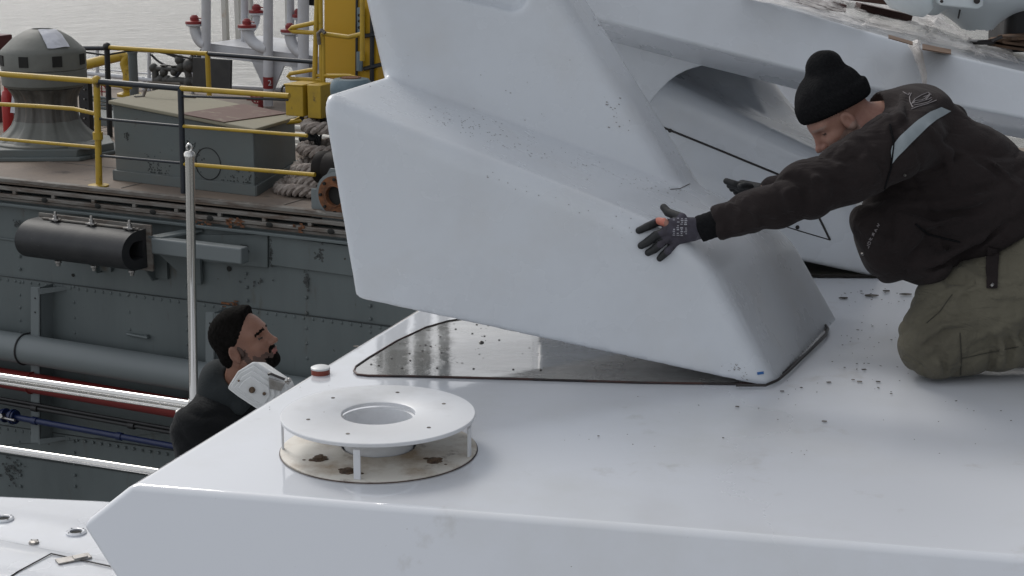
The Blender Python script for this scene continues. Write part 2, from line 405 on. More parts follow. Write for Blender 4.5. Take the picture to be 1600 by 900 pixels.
stripe = mat('reflective_tape', (.27, .31, .33), .55, var=(.22, .25, .27), vscale=10, vlo=.4, vhi=.7)
thread = mat('pale_thread', (.22, .20, .205), .8)
printm = mat('pale_print', (.36, .36, .39), .7)
card = mat('wet_cardboard', (.17, .10, .06), .8, var=(.09, .055, .035), vscale=8, vlo=.4, vhi=.7)
darkwood = mat('dark_red_wood', (.05, .02, .018), .7, var=(.09, .045, .03), vscale=8, vlo=.4, vhi=.7)
radarm = mat('radar_white', (.60, .65, .67), .35, coat=.2)
plastic = mat('white_plastic', (.62, .63, .63), .4, var=(.5, .5, .49), vscale=12, vlo=.5, vhi=.7)
bluem = mat('blue_tape', (.02, .12, .36), .6)
red2 = mat('red_lens_band', (.20, .035, .02), .4)
chipm = mat('grit', (.07, .06, .05), .8, var=(.20, .18, .16), vscale=20, vlo=.5, vhi=.6)

def cloth(m, scale, dist, stretch, sheen=.4):
    """adds crumpled creases and a little lint sheen to a cloth"""
    t = m.node_tree; b = [n for n in t.nodes if n.type == 'BSDF_PRINCIPLED'][0]
    tc = N(t, 'ShaderNodeTexCoord'); mp = N(t, 'ShaderNodeMapping'); mp.inputs['Scale'].default_value = stretch[:3]; mp.inputs['Rotation'].default_value = (0, stretch[3], 0); t.links.new(tc.outputs['Object'], mp.inputs[0])
    nz = N(t, 'ShaderNodeTexNoise'); nz.inputs['Scale'].default_value = scale; nz.inputs['Detail'].default_value = 3; nz.inputs['Roughness'].default_value = .5; nz.inputs['Distortion'].default_value = 1.2
    t.links.new(mp.outputs[0], nz.inputs[0])
    s1 = N(t, 'ShaderNodeMath', operation='SUBTRACT'); s1.inputs[1].default_value = .5; t.links.new(nz.outputs['Fac'], s1.inputs[0])
    ab = N(t, 'ShaderNodeMath', operation='ABSOLUTE'); t.links.new(s1.outputs[0], ab.inputs[0])
    pw = N(t, 'ShaderNodeMath', operation='POWER'); pw.inputs[1].default_value = 1.0; t.links.new(ab.outputs[0], pw.inputs[0])
    bp = N(t, 'ShaderNodeBump'); bp.inputs['Strength'].default_value = 1; bp.inputs['Distance'].default_value = dist; t.links.new(pw.outputs[0], bp.inputs['Height'])
    old = b.inputs['Normal'].links[0].from_socket if b.inputs['Normal'].links else None
    if old is not None: t.links.new(old, bp.inputs['Normal'])
    t.links.new(bp.outputs[0], b.inputs['Normal'])
    b.inputs['Sheen Weight'].default_value = sheen; b.inputs['Sheen Roughness'].default_value = .5
cloth(jacketm, 4.5, .022, (1, 1, 1.7, .5), .04); cloth(trouserm, 6, .024, (1, 1, 1.7, -.5), .06); cloth(jacket2m, 6, .02, (1, 1, 1.6, .4), .05)

# ================================================================== SETTING: water
wm = bpy.data.materials.new('harbour_water'); wm.use_nodes = True
t = wm.node_tree; b = t.nodes['Principled BSDF']
b.inputs['Base Color'].default_value = (.30, .30, .285, 1); b.inputs['Roughness'].default_value = .12; b.inputs['IOR'].default_value = 1.36
tc = N(t, 'ShaderNodeTexCoord'); mp = N(t, 'ShaderNodeMapping'); mp.inputs['Scale'].default_value = (.55, 1.0, 1); mp.inputs['Rotation'].default_value = (0, 0, R(20))
t.links.new(tc.outputs['Object'], mp.inputs[0])
n1 = N(t, 'ShaderNodeTexNoise'); n1.inputs['Scale'].default_value = 1.6; n1.inputs['Detail'].default_value = 10; n1.inputs['Roughness'].default_value = .65; n1.inputs['Distortion'].default_value = .8
n2 = N(t, 'ShaderNodeTexNoise'); n2.inputs['Scale'].default_value = .14; n2.inputs['Detail'].default_value = 4
t.links.new(mp.outputs[0], n1.inputs[0]); t.links.new(mp.outputs[0], n2.inputs[0])
mm = N(t, 'ShaderNodeMath', operation='MULTIPLY_ADD'); t.links.new(n2.outputs[0], mm.inputs[0]); mm.inputs[1].default_value = 1.4; t.links.new(n1.outputs[0], mm.inputs[2])
bp = N(t, 'ShaderNodeBump'); bp.inputs['Distance'].default_value = .26; bp.inputs['Strength'].default_value = 1
t.links.new(mm.outputs[0], bp.inputs['Height']); t.links.new(bp.outputs[0], b.inputs['Normal'])
mb = MB(); mb.add([(-3500, -300, -4.7), (3500, -300, -4.7), (3500, 7000, -4.7), (-3500, 7000, -4.7)], [(0, 1, 2, 3)])
tag(mb.build('harbour_water', wm), kind='structure')

# ================================================================== WORKBOAT (grey, beyond)
WZ = -1.0                                      # its deck height
O = HZ(530, 336, WZ)                            # a point of its near deck edge
ang = R(62.8)
U = np.array([math.sin(ang), -math.cos(ang), 0]); Vn = np.array([math.cos(ang), math.sin(ang), 0]); Zv = np.array([0, 0, 1.])
def W(u, v, z): return O + U*u + Vn*v + Zv*(z-WZ)
def onhull(px, py, off=0.0): return HP(px, py, O-Vn*off, Vn)      # point on the hull side, 'off' metres outboard
def onv(px, py, v): return HP(px, py, O+Vn*v, Vn)
def ondeck(px, py, z=WZ): return HZ(px, py, z)
BW = basis(U, Vn, Zv)
def uvz(p):
    q = np.array(p)-O; return float(q @ U), float(q @ Vn), float(p[2])

seam_shadow_m = mat('seam_shadow_paint', (.03, .034, .035), .7)
boat = thing('workboat', W(-4, 0, -3.4), 'grey riveted steel work vessel with worn brown deck moored behind the yacht', 'boat')
m = MB()
m.box(W(-5, 2.85, -3.0), 26, 5.7, 3.76, BW)
# rivets and seams
def rivet_row(p0, p1, step=.085, r=.014):
    a = onhull(*p0, .011); b_ = onhull(*p1, .011); n = int(np.linalg.norm(b_-a)/step)
    for i in range(n+1):
        c = a+(b_-a)*i/max(n, 1)
        m.sphere(c, r, 6, (1, .7, 1), BW)
for (a, b_) in [((0, 436), (640, 518)), ((0, 669), (300, 716)), ((-30, 700), (200, 735))]: rivet_row(a, b_)
for x, y0, y1 in [(30, 360, 520), (115, 448, 520), (201, 460, 515), (291, 448, 560), (384, 428, 470), (478, 465, 560), (578, 478, 600), (115, 690, 760), (30, 690, 760)]:
    rivet_row((x, y0), (x+2, y1), .1)
hull = m.build('hull', hullm, boat)
# lapped strakes: thin plates standing proud of the hull
def plate(name, pix, off, th, mt=hullm, par=boat, bev=.004):
    mbx = MB(); pts = [onhull(x, y, off) for x, y in pix]; mbx.prism(pts, -Vn*th); return mbx.build(name, mt, par, bevel=bev)
plate('strake', [(-60, 421), (760, 531), (760, 640), (-60, 700)], .003, .008)
plate('doubler_plate', [(300, 366), (420, 366), (420, 418), (300, 406)], .003, .018)
plate('doubler_plate', [(424, 367), (620, 394), (620, 440), (424, 413)], .003, .022)
plate('doubler_plate', [(-60, 362), (24, 374), (24, 377), (-60, 366)], .003, .01)
for a_, b2_ in [((-60, 423), (760, 529)), ((-60, 700), (330, 757)), ((-60, 655), (300, 708))]:
    m = MB(); m.tube([onhull(a_[0], a_[1], .012), onhull(b2_[0], b2_[1], .012)], .0045, 5); m.build('seam_shadow', seam_shadow_m, boat)  # dark cords along the plate seams paint in the strake edges' shadows
# gunwale: layered rusty channel
m = MB()
def strip(mbx, v0, v1, z0, z1, u0=-18, u1=8):
    c = W((u0+u1)/2, (v0+v1)/2, (z0+z1)/2); mbx.box(c, u1-u0, abs(v1-v0), abs(z1-z0), BW)
strip(m, -.02, .05, -1.012, -.982)
strip(m, -.045, 0, -1.075, -1.045); strip(m, -.055, 0, -1.135, -1.105); strip(m, -.035, 0, -1.165, -1.142)
for k in range(40):
    c = W(-12+.42*k, -.03, -1.09); m.box(c, .035, .03, .03, BW)
m.build('gunwale', edgem, boat, bevel=.004)
for k in range(16):
    m = MB(); m.sphere(W(-6.2+.56*k, -.058, -1.12), .022, 8, (1.5, .35, 1), BW); m.build('drain_hole', hole, boat)
m = MB(); strip(m, -.075, 0, -1.205, -1.182); m.build('rub_rail', hullm, boat, bevel=.004)
# deck
m = MB(); m.add([W(-18, .03, WZ), W(8, .03, WZ), W(8, 5.68, WZ), W(-18, 5.68, WZ)], [(0, 1, 2, 3)])
m.box(W(-5, 2.8, WZ-.02), 26, 5.6, .02, BW)
m.build('deck', rustdeck, boat)
m = MB()
for v in (.9, 1.75, 2.6): strip(m, v, v+.012, WZ, WZ+.004)
for u in (-6.1, -4.6, -2.2, -.6): m.box(W(u, 1.5, WZ+.003), .012, 2.7, .004, BW)
m.build('deck_seam', edgem, boat)
# stand-off brackets (vertical bars)
for x0, x1, y0, y1 in [(48, 62, 449, 692), (321, 335, 488, 600)]:
    m = MB(); off = .17
    a, b_ = onhull(x0, y0, off), onhull(x1, y0, off); c, d = onhull(x1, y1, off), onhull(x0, y1, off)
    m.prism([a, b_, c, d], Vn*.02)
    m.prism([b_, c, c+Vn*.16, b_+Vn*.16], -U*.012)
    for k, (yy) in enumerate((y0+2, y1-6)):
        p = onhull(x1, yy, off)
        m.prism([p, p+Vn*.17+U*.16*1, p+Vn*.17+U*.16-Zv*.03, p-Zv*.05], -U*.02)
    for yy in (y0+17, y0+39):
        m.cur = 1; m.lathe([(.0001, 0), (.008, 0), (.008, .004), (.0001, .004)], onhull((x0+x1)/2, yy, off+.001), 10, basis(U, Zv, -Vn)); m.cur = 0
    m.build('standoff_bracket', [pipegrey, hole], boat, bevel=.002)
# pipes along the hull
def hpipe(name, y0, y1, x0, x1, r, off, mt, extend=(-3, 5)):
    a = onhull(x0, y0, off); b_ = onhull(x1, y1, off); d = U
    mid = (a+b_)/2
    m = MB(); m.tube([mid+d*extend[0]-d*1.2, mid, mid+d*extend[1]], r, 24)
    return m, mid
m, mid = hpipe('p', 545, 581, 0, 300, .125, .20, pipegrey); mp_ = m.build('side_pipe', pipegrey, boat)
for x in (40, 336):
    p = onhull(x, 545+36*x/300, .20); q = mid+U*float((p-mid) @ U)
    m = MB(); pts = [q+(-Vn*math.cos(a)+Zv*math.sin(a))*.131 for a in np.linspace(R(-100), R(100), 16)]; m.tube(pts, .0075, 6); m.tube([pts[-1], pts[-1]+Vn*.08+U*.03], .0075, 6)
    m.build('strap', blackm, boat)
m, mid = hpipe('p', 594, 633, 0, 280, .085, .20, redpipe); m.build('red_side_pipe', redpipe, boat)
p = onhull(50, 600, .2); q = mid+U*float((p-mid) @ U)
m = MB(); m.tube([q+(-Vn*math.cos(a)+Zv*math.sin(a))*.090 for a in np.linspace(R(-110), R(130), 14)], .007, 6); m.build('strap', redpipe, boat)
m, mid = hpipe('p', 626, 666, 0, 270, .014, .19, blackm); m.build('conduit', blackm, boat)
m, mid = hpipe('p', 632, 672, 0, 270, .018, .19, blackm)
for x in (55, 205): p = onhull(x, 640, .19); q = mid+U*float((p-mid) @ U); m.tube([q-U*.03, q+U*.03], .03, 12)
m.build('conduit', blackm, boat)
m, mid = hpipe('p', 652, 693, 0, 275, .026, .22, bluepipe)
for x in (55, 186): p = onhull(x, 665, .22); q = mid+U*float((p-mid) @ U); m.tube([q-U*.025, q+U*.025], .034, 14)
p = onhull(24, 656, .22); q = mid+U*float((p-mid) @ U)
for k, (du, rr) in enumerate([(0, .06), (-.022, .066), (-.05, .05), (-.11, .062), (-.14, .05)]): m.tube([q+U*(du-.008), q+U*(du+.008)], rr, 18)
m.build('blue_side_pipe', bluepipe, boat)
m = MB(); m.tube([q-U*.14-Vn*.05, q+U*.06-Vn*.07], .012, 8); m.tube([q-U*.10, q-U*.09+Zv*.02-Vn*.08], .02, 8); m.sphere(q-U*.16-Vn*.03, .035, 8); m.build('coupling', steel, boat)
m = MB(); m.tube([onhull(199, 522, .02), onhull(231, 528, .05)], .012, 8); m.box(onhull(229, 526, .03), .03, .04, .03, BW); m.build('lug', hullm, boat)
m = MB(); m.lathe([(.0001, 0), (.022, 0), (.022, .003), (.0001, .003)], onhull(358, 420, .006), 14, basis(U, Zv, -Vn)); m.build('hull_hole', hole, boat); m = MB(); m.lathe([(.0001, 0), (.014, 0), (.014, .003), (.0001, .003)], onhull(114, 430, .006), 14, basis(U, Zv, -Vn)); m.build('hull_hole', hole, boat)
# peeling paint scabs
scab = mat('peeled_paint', (.05, .055, .055), .7)
m = MB()
for cx_, cy_, sx_, sy_, n_ in [(382, 388, 5, 12, 26), (500, 398, 6, 12, 30), (478, 437, 4, 17, 22), (18, 735, 14, 17, 60), (25, 350, 6, 5, 12), (400, 440, 20, 5, 10), (423, 395, 2, 22, 40)]:
    for k in range(n_):
        p = onhull(rnd.gauss(cx_, sx_*.55), rnd.gauss(cy_, sy_*.55), .024 if cy_ < 430 else .013)
        m.box(p, rnd.uniform(.006, .02), .004, rnd.uniform(.006, .024), BW @ Matrix.Rotation(rnd.uniform(0, 3), 3, 'Y'))
tag(m.build('peeled_paint', scab, boat), kind='stuff')
m = MB()
for x0, x1, y, n_ in [(205, 260, 470, 1), (355, 380, 345, 26), (455, 475, 352, 10), (348, 372, 473, 14), (300, 330, 347, 8)]:
    for k in range(n_):
        if n_ > 1:
            p = onhull(rnd.uniform(x0, x1), y+rnd.gauss(0, 3)+(rnd.random()*5), .06 if y < 400 else .012); m.box(p, rnd.uniform(.01, .05), .003, rnd.uniform(.006, .022), BW)
tag(m.build('rust_stain', rust, boat), kind='stuff')

# ---- fender on its brackets
F0 = onhull(50, 371, .36); F1 = onhull(216, 387, .36)
F1 = F0 + U*float((F1-F0) @ U); Lf = float((F1-F0) @ U)
fen = thing('rubber_fender', F0-Zv*.18, 'black D-shaped rubber fender with hollow core bolted to the grey hull', 'fender')
pr = []
for a in np.linspace(R(90), R(270), 18): pr.append((math.cos(a)*.20, math.sin(a)*.155))
pr = [(.10, .155)] + pr + [(.10, -.155)]
inn = [(.06, .07)] + [(math.cos(a)*.09-.02, math.sin(a)*.075) for a in np.linspace(R(90), R(270), 10)] + [(.06, -.07)]
m = MB(); n_ = len(pr)
def ringpt(q, u): return F0+U*u+Vn*q[0]+Zv*q[1]
vs_ = [ringpt(q, u) for u in (0, Lf) for q in pr]
m.add(vs_, [(i, (i+1) % n_, n_+(i+1) % n_, n_+i) for i in range(n_)], True)
# end annulus + core
k_ = len(inn)
for u, s_ in ((0, .35), (Lf, -.35)):
    b0 = [ringpt(q, u) for q in pr]; b1 = [ringpt(inn[int(round(i*(k_-1)/(n_-1)))], u) for i in range(n_)]; b2 = [p+U*s_ for p in b1]
    m.add(b0+b1+b2, [(i, (i+1) % n_, n_+(i+1) % n_, n_+i) for i in range(n_)]+[(n_+i, n_+(i+1) % n_, 2*n_+(i+1) % n_, 2*n_+i) for i in range(n_)])
m.build('rubber_body', rubber, fen)
m = MB(); m.box(F0+U*(Lf*.5+.02)+Vn*.112, Lf+.06, .02, .37, BW); m.box(F0+U*(Lf*.55)+Vn*.02+Zv*.167, Lf*.9, .03, .012, BW); m.build('back_plate', edgem, fen, bevel=.003)
for fr in (.24, .58, .93):
    m = MB(); c = F0+U*(Lf*fr)
    m.tube([c+Zv*.15+Vn*.0, c+Zv*.235], .012, 8); m.lathe([(.03, .166), (.03, .18), (.021, .182), (.021, .205), (.0001, .207)], c, 6); m.box(c+Zv*.172, .09, .05, .012, BW)
    m.lathe([(.0001, -.165), (.028, -.165), (.028, -.185), (.018, -.187), (.018, -.21), (.0001, -.21)], c, 8)
    m.build('bolt', steel, fen, bevel=.002)
for fr in (.35, .88):
    m = MB(); c = F0+U*(Lf*fr)
    m.prism([c+Vn*.125-Zv*.10, c+Vn*.36-Zv*.10, c+Vn*.36-Zv*.32, c+Vn*.30-Zv*.32], U*.02); m.box(c+Vn*.34-Zv*.2+U*.06, .16, .03, .20, BW)
    m.build('bracket', hullm, fen, bevel=.003)
m = MB(); c = F1+Vn*.02
m.box(F1+U*.5+Vn*.12+Zv*.03, .86, .10, .125, BW); m.build('horizontal_beam', pipegrey, fen, bevel=.012, seg=3)
m = MB(); m.prism([F1+U*.04+Vn*.15-Zv*.03, F1+U*.36+Vn*.30-Zv*.03, F1+U*.36+Vn*.30-Zv*.30, F1+U*.26+Vn*.30-Zv*.30], Vn*.03); m.prism([F1+U*.02+Vn*.1+Zv*.10, F1+U*.25+Vn*.34+Zv*.14, F1+U*.25+Vn*.34+Zv*.12, F1+U*.02+Vn*.1+Zv*.08], U*.12)
m.build('gusset', hullm, fen, bevel=.003)

# ---- capstan
cc = ondeck(77, 238)
cap_t = thing('capstan', cc, 'large grey weathered capstan with square bar holes and a paper sheet on its dome', 'capstan')
m = MB(); m.lathe([(.30, .60), (.355, .615), (.378, .64), (.380, .765), (.372, .772), (.380, .780), (.380, .925), (.372, .945), (.34, .975), (.26, 1.05), (.17, 1.105), (.10, 1.13), (.088, 1.13), (.08, 1.11), (.0001, 1.105)], cc, 64)
head = m.build('drum_head', capm, cap_t)
for k in range(8):
    a = R(-102+45*k); c = Vector(tuple(cc)) + Vector((math.cos(a)*.366, math.sin(a)*.366, .865)); m = MB(); m.box(c, .04, .088, .095, Rz(a)); m.build('bar_hole', hole, head)
def ribbed(prof_, amp):
    m = MB(); nn_ = 160; vs_ = []
    for r_, z_ in prof_:
        for k in range(nn_):
            a = 2*PI*k/nn_; w_ = math.tanh(5*math.cos(10*a))*amp; rr_ = r_+w_
            vs_.append(cc+np.array([math.cos(a)*rr_, math.sin(a)*rr_, z_]))
    fs = []
    for i in range(len(prof_)-1):
        for k in range(nn_): fs.append((i*nn_+k, i*nn_+(k+1) % nn_, (i+1)*nn_+(k+1) % nn_, (i+1)*nn_+k))
    m.add(vs_, fs, True); return m
ribbed([(.452, .13), (.415, .165), (.36, .21), (.315, .26), (.292, .31)], .010).build('drum_base', capm, cap_t)
ribbed([(.292, .31), (.278, .36), (.272, .42), (.275, .50), (.30, .56), (.335, .605), (.31, .62)], .009).build('worn_waist', capdark, cap_t)
m = MB(); m.lathe([(.44, .02), (.475, .025), (.48, .05), (.48, .115), (.462, .13), (.44, .132)], cc, 64)
m.build('flange', capm, cap_t)
for k in range(9):
    a = R(-160+18*2*k); m = MB(); m.box(Vector(tuple(cc))+Vector((math.cos(a)*.472, math.sin(a)*.472, .06)), .03, .12, .055, Rz(a)); m.build('flange_notch', hole, cap_t)
m = MB(); a = R(-42); m.box(Vector(tuple(cc))+Vector((math.cos(a)*.56, math.sin(a)*.56, .12)), .24, .16, .05, Rz(a+.4)); m.build('pawl', capm, cap_t, bevel=.01)
m = MB()
hexp = [Vector(tuple(cc))+Vector((math.cos(a)*.66, math.sin(a)*.66, 0)) for a in [R(-52), R(-5), R(40), R(90), R(140), R(190), R(235)]]
m.prism([p+Vector((0, 0, .0)) for p in hexp], (0, 0, .035)); m.prism([Vector(tuple(cc))+(p-Vector(tuple(cc)))*.93+Vector((0, 0, .03)) for p in hexp], (0, 0, .07))
m.build('base_plate', greym, cap_t, bevel=.008)
m = MB(); a0 = R(-50); vs_ = []; fs = []
for i in range(9):
    for j in range(7):
        t_ = i/8; r_ = .12+(.345-.12)*t_; z_ = np.interp(r_, [.09, .20, .30, .376], [1.135, 1.095, 1.02, .945])+.010+.004*math.sin(i*2+j)
        a = a0+R(-24+48*j/6)*(.75/(.45+t_*.55)) ; vs_.append(cc+np.array([math.cos(a)*r_, math.sin(a)*r_, z_]))
for i in range(8):
    for j in range(6): q = i*7+j; fs.append((q, q+1, q+8, q+7))
m.add(vs_, fs, True); m.build('paper_sheet', paper, cap_t)

# ---- railing on the near side of the deck
A_ = ondeck(154, 291); vr = uvz(A_)[1]
def onrail(px, py): return onv(px, py, vr)
rail = thing('deck_railing', A_, 'yellow and dark blue pipe railing along the near edge of the grey vessel', 'railing')
def bar(mt, pix, r, name, par, fn=onrail, n=10):
    m = MB(); m.tube([fn(x, y) for x, y in pix], r, n); return m.build(name, mt, par)
ra = bar(yellow, [(155, 290), (151, 127)], 0.0272, 'post', rail)
m = MB(); m.lathe([(.0001, 0), (.085, 0), (.085, .012), (.045, .02), (.0001, .02)], A_, 20); m.build('post_foot', yellow, rail)
m = MB(); m.sphere(onrail(151, 126), .042, 10); m.tube([onrail(153, 212)-Zv*.03, onrail(153, 212)+Zv*.03], .042, 12); m.build('joint', yellow, rail)
bar(navy, [(287, 302), (282, 138)], 0.0240, 'post', rail)
bar(yellow, [(-60, 111), (151, 127)], 0.0240, 'top_rail', rail); bar(navy, [(151, 127), (282, 138)], 0.0240, 'top_rail', rail)
bar(yellow, [(283, 138), (452, 150)], 0.0224, 'top_rail', rail)
bar(yellow, [(-60, 160), (60, 166), (115, 170), (150, 178)], 0.0176, 'middle_rail', rail)
bar(navy, [(152, 185), (282, 197)], 0.0112, 'middle_rail', rail); bar(yellow, [(284, 197), (480, 212)], 0.0144, 'middle_rail', rail)
bar(yellow, [(-60, 212), (150, 230)], 0.0144, 'lower_rail', rail); bar(navy, [(153, 243), (286, 255)], 0.0112, 'lower_rail', rail)
bar(yellow, [(286, 256), (492, 273)], 0.0168, 'lower_rail', rail)
bar(navy, [(284, 150), (450, 156)], 0.0096, 'cable', rail)

# ---- second railing deeper on the deck
B_ = ondeck(172, 214); vb = uvz(B_)[1]
def onback(px, py): return onv(px, py, vb)
rail2 = thing('inner_railing', B_, 'inner railing with yellow and black bars behind the tan topped locker', 'railing')
bar(blackm, [(172, 214), (167, 73)], 0.0272, 'post', rail2, onback); bar(navy, [(132, 75), (167, 75)], 0.0240, 'top_rail', rail2, onback)
m = MB(); m.sphere(onback(167, 73), .042, 10); m.build('joint', blackm, rail2)
bar(yellow, [(168, 74), (324, 84)], 0.0224, 'top_rail', rail2, onback); bar(navy, [(326, 84), (492, 97)], 0.0208, 'top_rail', rail2, onback)
bar(yellow, [(324, 84), (327, 150)], 0.0240, 'post', rail2, onback)
bar(yellow, [(150, 130), (205, 137)], 0.0160, 'middle_rail', rail2, onback)
bar(blackm, [(134, 82), (165, 86), (200, 80), (225, 77), (262, 84), (300, 92)], 0.0096, 'cable', rail2, onback)

# ---- locker with sloped lid
c1 = ondeck(182, 281); c2 = ondeck(399, 306); c3 = ondeck(463, 266); c4 = c1+(c3-c2)
lock = thing('deck_locker', (c1+c3)/2, 'grey steel deck locker with a sloping tan lid crossed by a rusty red strip', 'locker')
def upto(p, py, px): # height on the vertical line through p where image row is py
    d = ray(px, py); s = p[1]/d[1]; return CAMZ+d[2]*s
h1, h2, h3 = upto(c1, 163, 179), upto(c2, 206, 399), upto(c3, 187, 462); h4 = h1+(h3-h2)+.02
tops = [np.array([c[0], c[1], h]) for c, h in zip((c1, c2, c3, c4), (h1, h2, h3, h4))]
m = MB(); m.add([c1, c2, c3, c4]+tops, [(3, 2, 1, 0), (4, 5, 6, 7), (0, 1, 5, 4), (1, 2, 6, 5), (2, 3, 7, 6), (3, 0, 4, 7)])
m.build('casing', greym, lock, bevel=.012, seg=3)
m = MB()
for a, b_ in ((c1, c2), (c2, c3), (c3, c4), (c4, c1)):
    d = (b_-a)/np.linalg.norm(b_-a); nrm = np.array([d[1], -d[0], 0]); m.prism([a-d*.02, b_+d*.02, b_+d*.02+Zv*.085, a-d*.02+Zv*.085], nrm*.022)
m.build('coaming', greym, lock, bevel=.004)
cm = (tops[0]+tops[1]+tops[2]+tops[3])/4
ex = (tops[1]-tops[0]); ex /= np.linalg.norm(ex); ey = (tops[2]-tops[1]); ey /= np.linalg.norm(ey); nz_ = np.cross(ex, ey); nz_ /= np.linalg.norm(nz_)
lid = [tops[0]-ex*.03-ey*.04, tops[1]+ex*.03-ey*.04, tops[2]+ex*.03+ey*.04, tops[3]-ex*.03+ey*.04]
def lidpt(a, b_): return (lid[0]*(1-a)+lid[1]*a)*(1-b_)+(lid[3]*(1-a)+lid[2]*a)*b_
m = MB(); m.prism([p+nz_*.002 for p in lid], nz_*.03)
lidobj = m.build('lid', lidm, lock, bevel=.008)
m = MB(); m.prism([lidpt(.50, 0)+nz_*.034, lidpt(.80, 0)+nz_*.034, lidpt(.92, 1)+nz_*.034, lidpt(.60, 1)+nz_*.034], nz_*.006); m.build('rust_strip', lidred, lidobj)
m = MB(); m.tube([lidpt(.05, .35)+nz_*.03, lidpt(.07, .45)+nz_*.03, lidpt(.08, .5)+nz_*.15, lidpt(.22, .72)+nz_*.15, lidpt(.24, .76)+nz_*.03, lidpt(.3, .86)+nz_*.03], .014, 8); m.build('handle', edgem, lidobj)
m = MB(); fc = c1*.32+c2*.68; d12 = (c2-c1)/np.linalg.norm(c2-c1); nn = np.array([d12[1], -d12[0], 0])
m.tube([fc+nn*.003+d12*math.cos(a)*.13+Zv*(.22+math.sin(a)*.13) for a in np.linspace(0, 2*PI, 28)], .004, 5)
m.build('round_mark', blackm, lock)
m = MB()
for cxk, czk, sk, n_ in [(.10, .38, .02, 20), (.32, .13, .07, 60), (.55, .36, .04, 30), (.60, .22, .05, 30), (.85, .12, .06, 30), (.95, .10, .05, 25)]:
    for k in range(n_):
        p = c1*(1-cxk)+c2*cxk + d12*rnd.gauss(0, sk)+nn*.002+Zv*max(.1, czk+rnd.gauss(0, sk*.8)); m.sphere(p, rnd.uniform(.002, .009), 5, (1, .4, 1))
tag(m.build('paint_chips', scab, lock), kind='stuff')

# ---- rope coil, windlass drum and flange by the fairing
def rope(mb_, path, R_=.022, strands=3, pitch=.16, r=.016):
    path = [np.array(p, float) for p in path]; fine = []
    for i in range(len(path)-1):
        for k in range(8): fine.append(path[i]*(1-k/8)+path[i+1]*k/8)
    fine.append(path[-1]); s = 0; S_ = [0]
    for i in range(1, len(fine)): s += np.linalg.norm(fine[i]-fine[i-1]); S_.append(s)
    for q in range(strands):
        pts = []
        for i, p in enumerate(fine):
            t_ = fine[min(i+1, len(fine)-1)]-fine[max(i-1, 0)]; t_ /= np.linalg.norm(t_)+1e-9
            sd_ = np.cross(t_, Zv); sd_ /= np.linalg.norm(sd_)+1e-9; up = np.cross(sd_, t_); a = 2*PI*(S_[i]/pitch+q/strands)
            pts.append(p+(sd_*math.cos(a)+up*math.sin(a))*R_)
        mb_.tube(pts, r, 6)
rc = ondeck(505, 300)
coil = thing('rope_coil', rc, 'thick twisted grey mooring rope heaped in loops on the brown deck', 'rope')
m = MB()
for k in range(4):
    cx_, r_, z_ = [(0, .38, .04), (.05, .30, .10), (0, .24, .15), (.06, .28, .20)][k]
    rope(m, [rc+U*cx_+(U*math.cos(a)*r_*1.0+Vn*math.sin(a)*r_*.8)+Zv*(z_+.02*math.sin(3*a)) for a in np.linspace(0, 2*PI, 30)], .03, 3, .2, .024)
m.build('rope_loop', ropem, coil)
rc2 = onv(505, 238, .95); m = MB()
for k in range(4): rope(m, [rc2+Zv*(-.34+.19*k)+U*(math.cos(a)*(.25-.03*k)+.02*k)+Vn*math.sin(a)*.22 for a in np.linspace(0, 2*PI, 24)], .03, 3, .2, .024)
m.build('rope_loop', ropem, coil)
dr = onv(500, 261, .30)
win = thing('mooring_roller', dr-Zv*.35, 'black roller drum with a rusty flanged pipe end beside the rope coil', 'roller')
m = MB(); m.lathe([(.0001, -.02), (.10, -.02), (.125, 0), (.13, .05), (.12, .075), (.13, .10), (.13, .24), (.0001, .25)], dr, 28, basis(Vn, Zv, U)); m.build('drum', mat('roller_black', (.012, .010, .009), .7, spec=.2), win)
fl = onv(527, 305, .05)
m = MB(); m.box(fl+Vn*.02-U*.17-Zv*.08, .14, .03, .22, BW); m.prism([fl+U*-.16+Zv*.05, fl+U*-.06+Zv*.2, fl+U*.1+Zv*.2, fl+U*.18-Zv*.2, fl-U*.14-Zv*.2], Vn*.02); m.build('bracket', pipegrey, win, bevel=.003)
m = MB(); m.lathe([(.085, -.05), (.085, -.015), (.15, -.01), (.15, -.028), (.10, -.03)], fl, 28, basis(U, Zv, -Vn)); m.lathe([(.15, 0), (.15, .012), (.085, .014), (.08, .03), (.075, .03), (.07, -.2), (.0001, -.2)], fl-Vn*.02, 28, basis(U, Zv, -Vn)); m.cur = 1; m.lathe([(.175, -.012), (.175, .004), (.15, .008), (.15, 0)], fl-Vn*.02, 28, basis(U, Zv, -Vn)); m.cur = 0; m.build('flange', [rust, pipegrey], win); m = MB(); m.lathe([(.080, .004), (.0001, .006)], fl-Vn*.002, 24, basis(U, Zv, -Vn)); m.build('pipe_mouth', hole, win)
for a in range(8): m = MB(); m.lathe([(.012, 0), (.012, .018), (.0001, .019)], fl-Vn*.03+(U*math.cos(a*PI/4)+Zv*math.sin(a*PI/4))*.125, 8, basis(U, Zv, -Vn)); m.build('bolt', hole, win)
m = MB(); m.tube([ondeck(450, 292)+Zv*.05, ondeck(520, 302)+Zv*.05], .03, 8); m.tube([ondeck(458, 285)+Zv*.1, ondeck(520, 293)+Zv*.1], .025, 8); tag(m.build('rusty_bar', rust), 'pair of rusty orange bars lying across the rope coil', 'metal bar')

